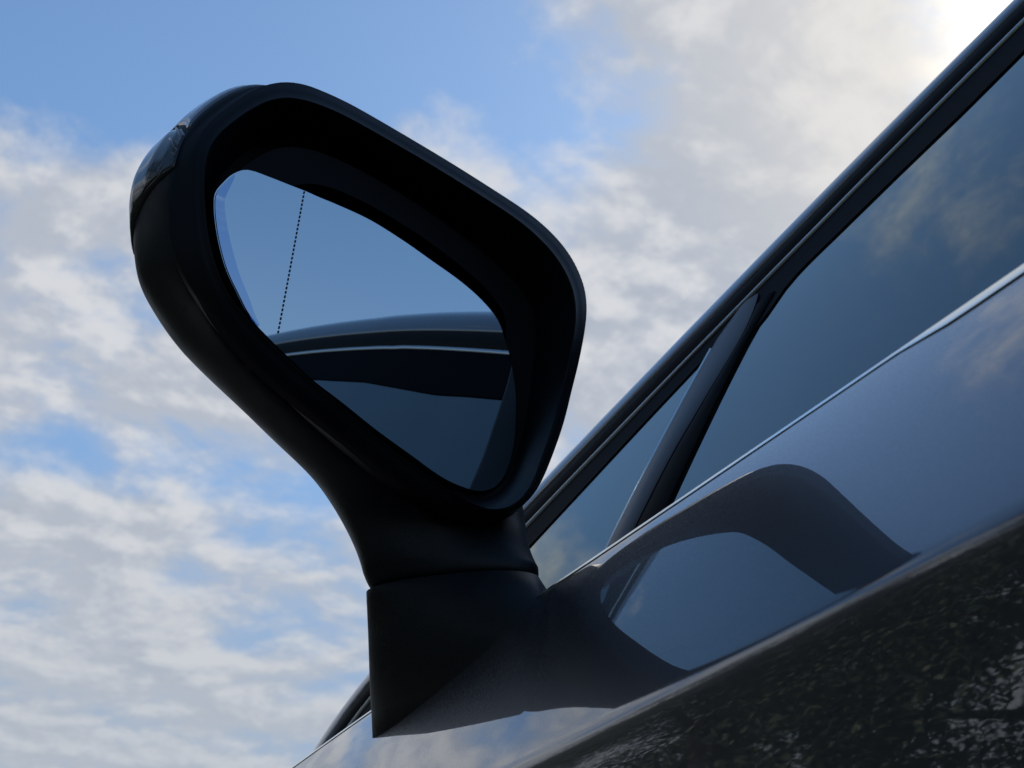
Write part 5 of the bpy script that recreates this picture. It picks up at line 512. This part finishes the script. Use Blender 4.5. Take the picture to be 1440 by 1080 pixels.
NECK = [((0.24487,0.70800,1.03586),(0.37593,0.71000,1.06162)),
((0.25066,0.70000,1.02088),(0.38120,0.70000,1.04564)),
((0.25801,0.69400,1.00914),(0.37935,0.68800,1.03087)),
((0.26327,0.69000,0.99754),(0.37224,0.67400,1.01451)),
((0.26712,0.68900,0.98702),(0.36599,0.66200,0.99959)),
((0.27203,0.69300,0.97914),(0.36160,0.65300,0.98618)),
((0.27787,0.69900,0.97299),(0.35864,0.64700,0.97535)),
((0.28261,0.70300,0.96789),(0.35735,0.64400,0.96862))]
FOOT = [((0.28446,0.70600,0.96434),(0.35323,0.63700,0.96279)),
((0.28645,0.70900,0.95997),(0.35038,0.63000,0.95687)),
((0.29353,0.71900,0.94690),(0.34088,0.60800,0.93633)),
((0.30447,0.73800,0.92272),(0.34327,0.60200,0.91458)),
((0.31234,0.75200,0.91120),(0.34501,0.60200,0.90033)),
((0.31730,0.76000,0.89863),(0.34478,0.60200,0.88780))]

def densify(ring, m=3):
    n = len(ring); out = []
    P = [V(*p) for p in ring]
    for i in range(n):
        a, b, c, d = P[i-1], P[i], P[(i+1) % n], P[(i+2) % n]
        for k in range(m):
            t = k/m; out.append(.5*((2*b)+(c-a)*t+(2*a-5*b+4*c-d)*t*t+(3*b-a-3*c+d)*t**3))
    return out
RN = V(*RIM_N); bez = [densify(r) for r in BEZEL]; shell = [densify(r) for r in SHELL]
NA = len(shell[0]); CEN0 = sum(shell[3], V(0, 0, 0))/NA
def ellring(a, b, depth, n=48, pw=2.4, back=.5):
    """closed ring through a and b, flattened across, lying about level"""
    a, b = V(*a), V(*b); c = (a+b)/2; e = (b-a)/2; h = V(e.y, -e.x, 0).normalized()
    if h.y < 0: h = -h
    out = []
    for k in range(n):
        q = 2*math.pi*k/n; cs, sn = math.cos(q), math.sin(q)
        cx = math.copysign(abs(cs)**(2/pw), cs); sx = math.copysign(abs(sn)**(2/pw), sn)
        out.append(c+e*cx+h*(depth if sx > 0 else depth*back)*sx)
    return out
neck = [ellring(a, b, d, pw=2.2, back=k) for (a, b), d, k in zip(NECK, (.02, .030, .038, .043, .045, .045, .045, .045), (.1, .12, .2, .28, .33, .35, .35, .35))]
nl = neck[-1]; cn = sum(nl, V(0, 0, 0))/len(nl)
neck.append([cn+(p-cn)*.97+V(0, 0, -.003) for p in nl]); neck.append([cn+(p-cn)*.90+V(0, 0, -.003) for p in nl])
inner = [p-RN*.005 for p in bez[-1]]
solid = [inner, [a.lerp(b, .5)-RN*.006 for a, b in zip(shell[1], inner)]]+shell[1:]
sv = join(loft(solid, True, True, True), loft(neck, True, True, True, flip=True))
tmp = obj('side_mirror', sv[0], sv[1], 'satin_plastic')
md = tmp.modifiers.new('r', 'REMESH'); md.mode = 'VOXEL'; md.voxel_size = .0022; md.use_smooth_shade = True
me_h = bpy.data.meshes.new_from_object(tmp.evaluated_get(bpy.context.evaluated_depsgraph_get()))
import numpy as np
nv = len(me_h.vertices); co = np.empty(nv*3); me_h.vertices.foreach_get('co', co); co = co.reshape(-1, 3)
ed = np.empty(len(me_h.edges)*2, int); me_h.edges.foreach_get('vertices', ed); ea, eb = ed.reshape(-1, 2).T
deg = np.bincount(ea, minlength=nv)+np.bincount(eb, minlength=nv)
def relax(wt, its):
    global co
    for _ in range(its):
        av = np.stack([(np.bincount(ea, co[eb, k], nv)+np.bincount(eb, co[ea, k], nv))/deg for k in range(3)], 1)
        co = co+(av-co)*wt[:, None]*.5
relax(np.ones(nv), 14)
zz_ = co[:, 2]; wt = np.clip((1.075-zz_)/.045, 0, 1)*np.clip((zz_-.974)/.012, 0, 1)
relax(wt, 160)
hull = ([V(*c) for c in co.tolist()], [tuple(p.vertices) for p in me_h.polygons])
bpy.data.objects.remove(tmp); bpy.data.meshes.remove(me_h)
mir_l, mir_r = part('side_mirror', hull, 'satin_plastic', both=True)
bez = [[a-(a-CEN0).normalized()*.0015 for a in shell[3]], [a+(a-CEN0).normalized()*.0002 for a in shell[2]], [a+(a-CEN0).normalized()*.0002 for a in shell[1]]]+bez
part('mirror_bezel', loft(bez, True, flip=True), 'bezel_plastic', mir_l, both=mir_r)
part('recess_back', (bez[-1], [tuple(range(NA))]), 'dark_recess', mir_l, both=mir_r, flip=True)
# foot on the door
foot = [ellring(a, b, d, pw=2.3, back=.35) for (a, b), d in zip(FOOT, (.044, .044, .045, .046, .046, .046))]
f0 = foot[0]; cf = sum(f0, V(0, 0, 0))/len(f0)
foot = [[cf+(p-cf)*.88+V(0, 0, .001) for p in f0], [cf+(p-cf)*.965+V(0, 0, .0008) for p in f0]]+foot
part('mirror_foot', loft(foot, True, True, True, flip=True), 'satin_plastic', mir_l, both=mir_r)
def door_x(z):                                # outer door skin near the mirror
    h = z-.939
    for (x0, z0), (x1, z1) in zip(prof, prof[1:]):
        if z1 <= h <= z0: return .34+lerp(x0, x1, (z0-h)/(z0-z1))
    return .34 if h > 0 else 9.
seam = []
for k in range(48):
    pr_ = None
    for r0_, r1_ in zip(foot[2:], foot[3:]):
        for q in range(24):
            p = r0_[k].lerp(r1_[k], q/24)
            if pr_ is None and p.x >= door_x(p.z)-.0006: pr_ = p.copy()
    if pr_ and pr_.z < .925: seam.append(pr_)
seam = sorted(seam, key=lambda p: p.x+p.z)
rear = [p for p in seam if (p-cf).dot(V(-.6, -.8, 0)) > -.045]
if len(rear) > 3:
    part('foot_gasket', tube(rear, .0016, 8), 'rubber', mir_l, both=mir_r)
# glass holder plate and convex mirror glass
GN = V(*GLASS_N); GC = V(*GLASS_C); RC = 5.0
def bulge(p):
    q = p-GC; q = q-GN*q.dot(GN); return GC+q+GN*(.0075-q.length_squared/(2*RC))
pl = densify(PLATE); gl = densify(GLASS)
def disc_mesh(ring, fr, fn):
    c = sum(ring, V(0, 0, 0))/len(ring); rows = [[fn(c+(p-c)*s) for p in ring] for s in fr]
    v, f = loft(rows, True); n = len(ring)
    if fr[0] < .05: f.append(tuple(range(n))[::-1])
    return v, f
plate_rows = [[p-GN*.004 for p in pl], pl]
bp_ = lambda p, s, o: bulge(GC+(p-GC)*s)-GN*o
part('mirror_plate', loft([[p-GN*.012 for p in pl], [bp_(p, 1., .0068) for p in pl], [bp_(p, .994, .0058) for p in pl], [bp_(p, .975, .0062) for p in pl], [bp_(p, .8, .0066) for p in pl]], True), 'dark_recess', mir_l, sharp=50, both=mir_r)
def gl_at(ang):
    j = ((ang+180) % 360)/360*NA; j0 = int(j) % NA; return gl[j0].lerp(gl[(j0+1) % NA], j-int(j))
ci, co = [], []
for k in range(61):
    u = k/60; e_ = gl_at(lerp(-135, -184, u)); co.append(GC+(e_-GC)*.994); ci.append(e_+(GC-e_)*(.006+.074*math.sin(math.pi*u)**.6))
part('glass_edge_band', loft([[bulge(a.lerp(b, t))-GN*(.0038+.03*t*(b-a).length) for t in (0, .25, .5, .75, 1)] for a, b in zip(ci, co)], False), 'mirror_band', mir_l, both=mir_r)
FR = [.02, .15, .3, .45, .6, .72, .82, .90, .94, .97, 1.0]
v, f = disc_mesh(gl, FR, lambda p: bulge(p)-GN*.0045)
v2 = [p-GN*.0025 for p in v[-NA:]]; o = len(v); v += v2
f += [(o-NA+i, o-NA+(i+1) % NA, o+(i+1) % NA, o+i) for i in range(NA)]
part('mirror_glass', (v, f), 'mirror', mir_l, sharp=40, both=mir_r)
# dashed line printed where the curved outer zone of the glass starts
a, b = V(*DASH[0]), V(*DASH[1]); dr = (b-a).normalized(); sd_ = dr.cross(GN).normalized()
dv, df = [], []; n = 34
for k in range(n):
    p0 = a.lerp(b, (k+.12)/n); p1 = a.lerp(b, (k+.72)/n)
    i = len(dv); dv += [bulge(p)-GN*.0045+GN*.0003+sd_*s*.00042 for p, s in ((p0, -1), (p0, 1), (p1, 1), (p1, -1))]; df.append((i, i+1, i+2, i+3))
part('glass_mark', (dv, df), 'print', mir_l, both=mir_r, smooth=False)
# patches over the shell: painted cap and turn signal lens
def shell_pt(t, ang, off=0.):
    def raw(t, ang):
        j = ((ang+180) % 360)/360*NA; j0 = int(j) % NA; u = j-int(j); i = min(max(int(t), 0), len(shell)-2); w = t-i
        return shell[i][j0].lerp(shell[i][(j0+1) % NA], u).lerp(shell[i+1][j0].lerp(shell[i+1][(j0+1) % NA], u), w)
    p = raw(t, ang); du = raw(min(t+.1, len(shell)-1.001), ang)-raw(max(t-.1, 0), ang); dv = raw(t, ang+1)-raw(t, ang-1)
    n = du.cross(dv); n = n.normalized() if n.length > 1e-12 else -RN
    if n.dot(p-CEN) < 0: n = -n
    return p+n*off
CEN = sum(shell[5], V(0, 0, 0))/NA
def patch(t0, t1, nt_, a0, a1, na, off, edge=True):
    rows = []
    for i in range(nt_+1):
        u = i/nt_; t = lerp(t0, t1, u); A0, A1 = a0(u), a1(u)
        row = [shell_pt(t, lerp(A0, A1, k/na), off if 0 < k < na and 0 < i < nt_ else off*.35) for k in range(na+1)]
        row = [shell_pt(t, A0, -.002)]+row+[shell_pt(t, A1, -.002)]
        rows.append(row)
    rows = [[p-RN*.0 for p in [shell_pt(t0, lerp(a0(0), a1(0), min(max((k-1)/na, 0), 1)), -.002) for k in range(na+3)]]]+rows
    return loft(rows, False)
part('mirror_cap', patch(2.05, 10.6, 40, lambda u: -138.2-4*u, lambda u: 40., 90, .0012), 'paint', mir_l, both=mir_r)
part('turn_signal', patch(1.6, 7.5, 30, lambda u: -139.-4*u, lambda u: -145.5-16*min(1, u*1.5), 14, .0014), 'lens_smoke', mir_l, both=mir_r)
for k in range(4):
    part('lamp_rib', patch(1.9, 2.15+1.2*(k % 2 == 0), 4, lambda u: -140.4-k*1.25, lambda u: -140.75-k*1.25, 3, .0038), 'lens_rib', mir_l, both=mir_r)

# ------------------------------------------------------------------ trees left of the car (seen in the paintwork)
def tree_meshes(seed, leaf):
    """a trunk with limbs and a crown of small leaves, for a tree 7 m tall"""
    rnd = random.Random(seed); h, rad = 7., 2.7
    tp = [V(0, 0, -.1), V(rnd.uniform(-.1, .1), rnd.uniform(-.1, .1), h*.25), V(rnd.uniform(-.2, .2), rnd.uniform(-.2, .2), h*.55), V(rnd.uniform(-.3, .3), rnd.uniform(-.3, .3), h*.88)]
    parts = [tube(tp, [.17, .13, .09, .02], 10)]; tips = []
    for k in range(26):
        f = rnd.uniform(.2, .85); b = tp[1].lerp(tp[2], (f-.25)/.3) if f < .55 else tp[2].lerp(tp[3], (f-.55)/.33)
        a = rnd.uniform(0, 6.28); ln = rad*rnd.uniform(.55, 1.)*(1.1-.5*f)
        e = b+V(math.cos(a)*ln, math.sin(a)*ln, ln*rnd.uniform(.2, .7)); m = b.lerp(e, .5)+V(0, 0, ln*.08)
        parts.append(tube([b, m, e], [.05, .03, .008], 6)); tips += [m, e, b.lerp(e, .75)]
    tv = join(*parts); v, f = [], []
    G_ = rnd.gauss
    for c in tips+[tp[3], tp[2]]:
        for q in range(2):
            cx, cy, cz = c.x+G_(0, .33), c.y+G_(0, .33), c.z+G_(0, .26); cr = rnd.uniform(.12, .27)
            for _ in range(420):
                px, py, pz = cx+G_(0, cr), cy+G_(0, cr), cz+G_(0, cr*.8); s = rnd.uniform(.014, .028)
                th, ph = rnd.uniform(0, 6.283), rnd.uniform(-.9, .9); ux, uy, uz = math.cos(th)*math.cos(ph)*s*1.5, math.sin(th)*math.cos(ph)*s*1.5, math.sin(ph)*s*1.5
                t2 = rnd.uniform(0, 6.283); wx, wy, wz = -math.sin(th)*math.cos(t2)*s*.7, math.cos(th)*math.cos(t2)*s*.7, math.sin(t2)*s*.7
                i = len(v); v += [(px-ux, py-uy, pz-uz), (px+wx, py+wy, pz+wz), (px+ux, py+uy, pz+uz), (px-wx, py-wy, pz-wz)]; f.append((i, i+1, i+2, i+3))
    return tv, (v, f), leaf
TREE_KIND = {}
def tree(x, y, h, kind, label, turn):
    t = empty('tree', label, 'tree', (x, y, 0), 'trees beside the road'); t.rotation_euler.z = R(turn); t.scale = (h/7, h/7, h/7)
    if kind not in TREE_KIND:
        tv, cv, leaf = tree_meshes({'dark': 101, 'dense': 104, 'pale': 102}[kind], 'leaf_pale' if kind == 'pale' else 'leaf')
        TREE_KIND[kind] = (obj('trunk', tv[0], tv[1], 'bark', t), obj('crown', cv[0], cv[1], leaf, t, smooth=False))
    else:
        for o in TREE_KIND[kind]:
            c = o.copy(); S.collection.objects.link(c); c.parent = t
hg = empty('filler_hedge', 'long clipped dark green hedge added behind the roadside trees to darken door reflections', 'filler_hedge', (-8.6, 8, 0))  # added out of view to darken bright gaps low in the door reflection
rnd = random.Random(7); hv_, hf_ = [], []
for _ in range(60000):
    p = V(rnd.uniform(-.7, .7), rnd.uniform(-17, 22), 1.7*rnd.random()**.8)
    p.z *= 1+.12*mnoise.noise(V(p.y*.8, 3.1, 0)); u = V(rnd.gauss(0, 1), rnd.gauss(0, 1), rnd.gauss(0, .6)).normalized()
    w_ = u.cross(V(rnd.gauss(0, 1), rnd.gauss(0, 1), rnd.gauss(0, 1))).normalized(); s_ = rnd.uniform(.025, .055)
    i = len(hv_); hv_ += [p-u*s_*1.4, p+w_*s_*.7, p+u*s_*1.4, p-w_*s_*.7]; hf_.append((i, i+1, i+2, i+3))
obj('foliage', hv_, hf_, 'leaf', hg, smooth=False)
spots = [(-5.4, 4.2, 7.0, 'dark', 'dark green tree beside the road just ahead of the car bonnet'),
         (-5.8, 8.4, 7.6, 'pale', 'pale green tree beside the road, second ahead of the car bonnet'),
         (-6.0, 13.2, 7.4, 'dense', 'dark green tree beside the road, third ahead of the car bonnet'),
         (-6.4, .2, 7.2, 'dense', 'dark green tree beside the road level with the car front door'),
         (-7.4, 18.5, 8.2, 'pale', 'pale green tree beside the road, farthest ahead of the car'),
         (-6.6, -4.4, 6.6, 'dark', 'dark green tree beside the road behind the car boot'),
         (-9.8, 6.4, 8.6, 'dense', 'tall dark tree behind the first two roadside trees ahead of the car'),
         (-10.2, 12.0, 9.0, 'dark', 'tallest dark tree, behind the third roadside tree ahead of the car')]
for i, sp_ in enumerate(spots): tree(*sp_, i*77)
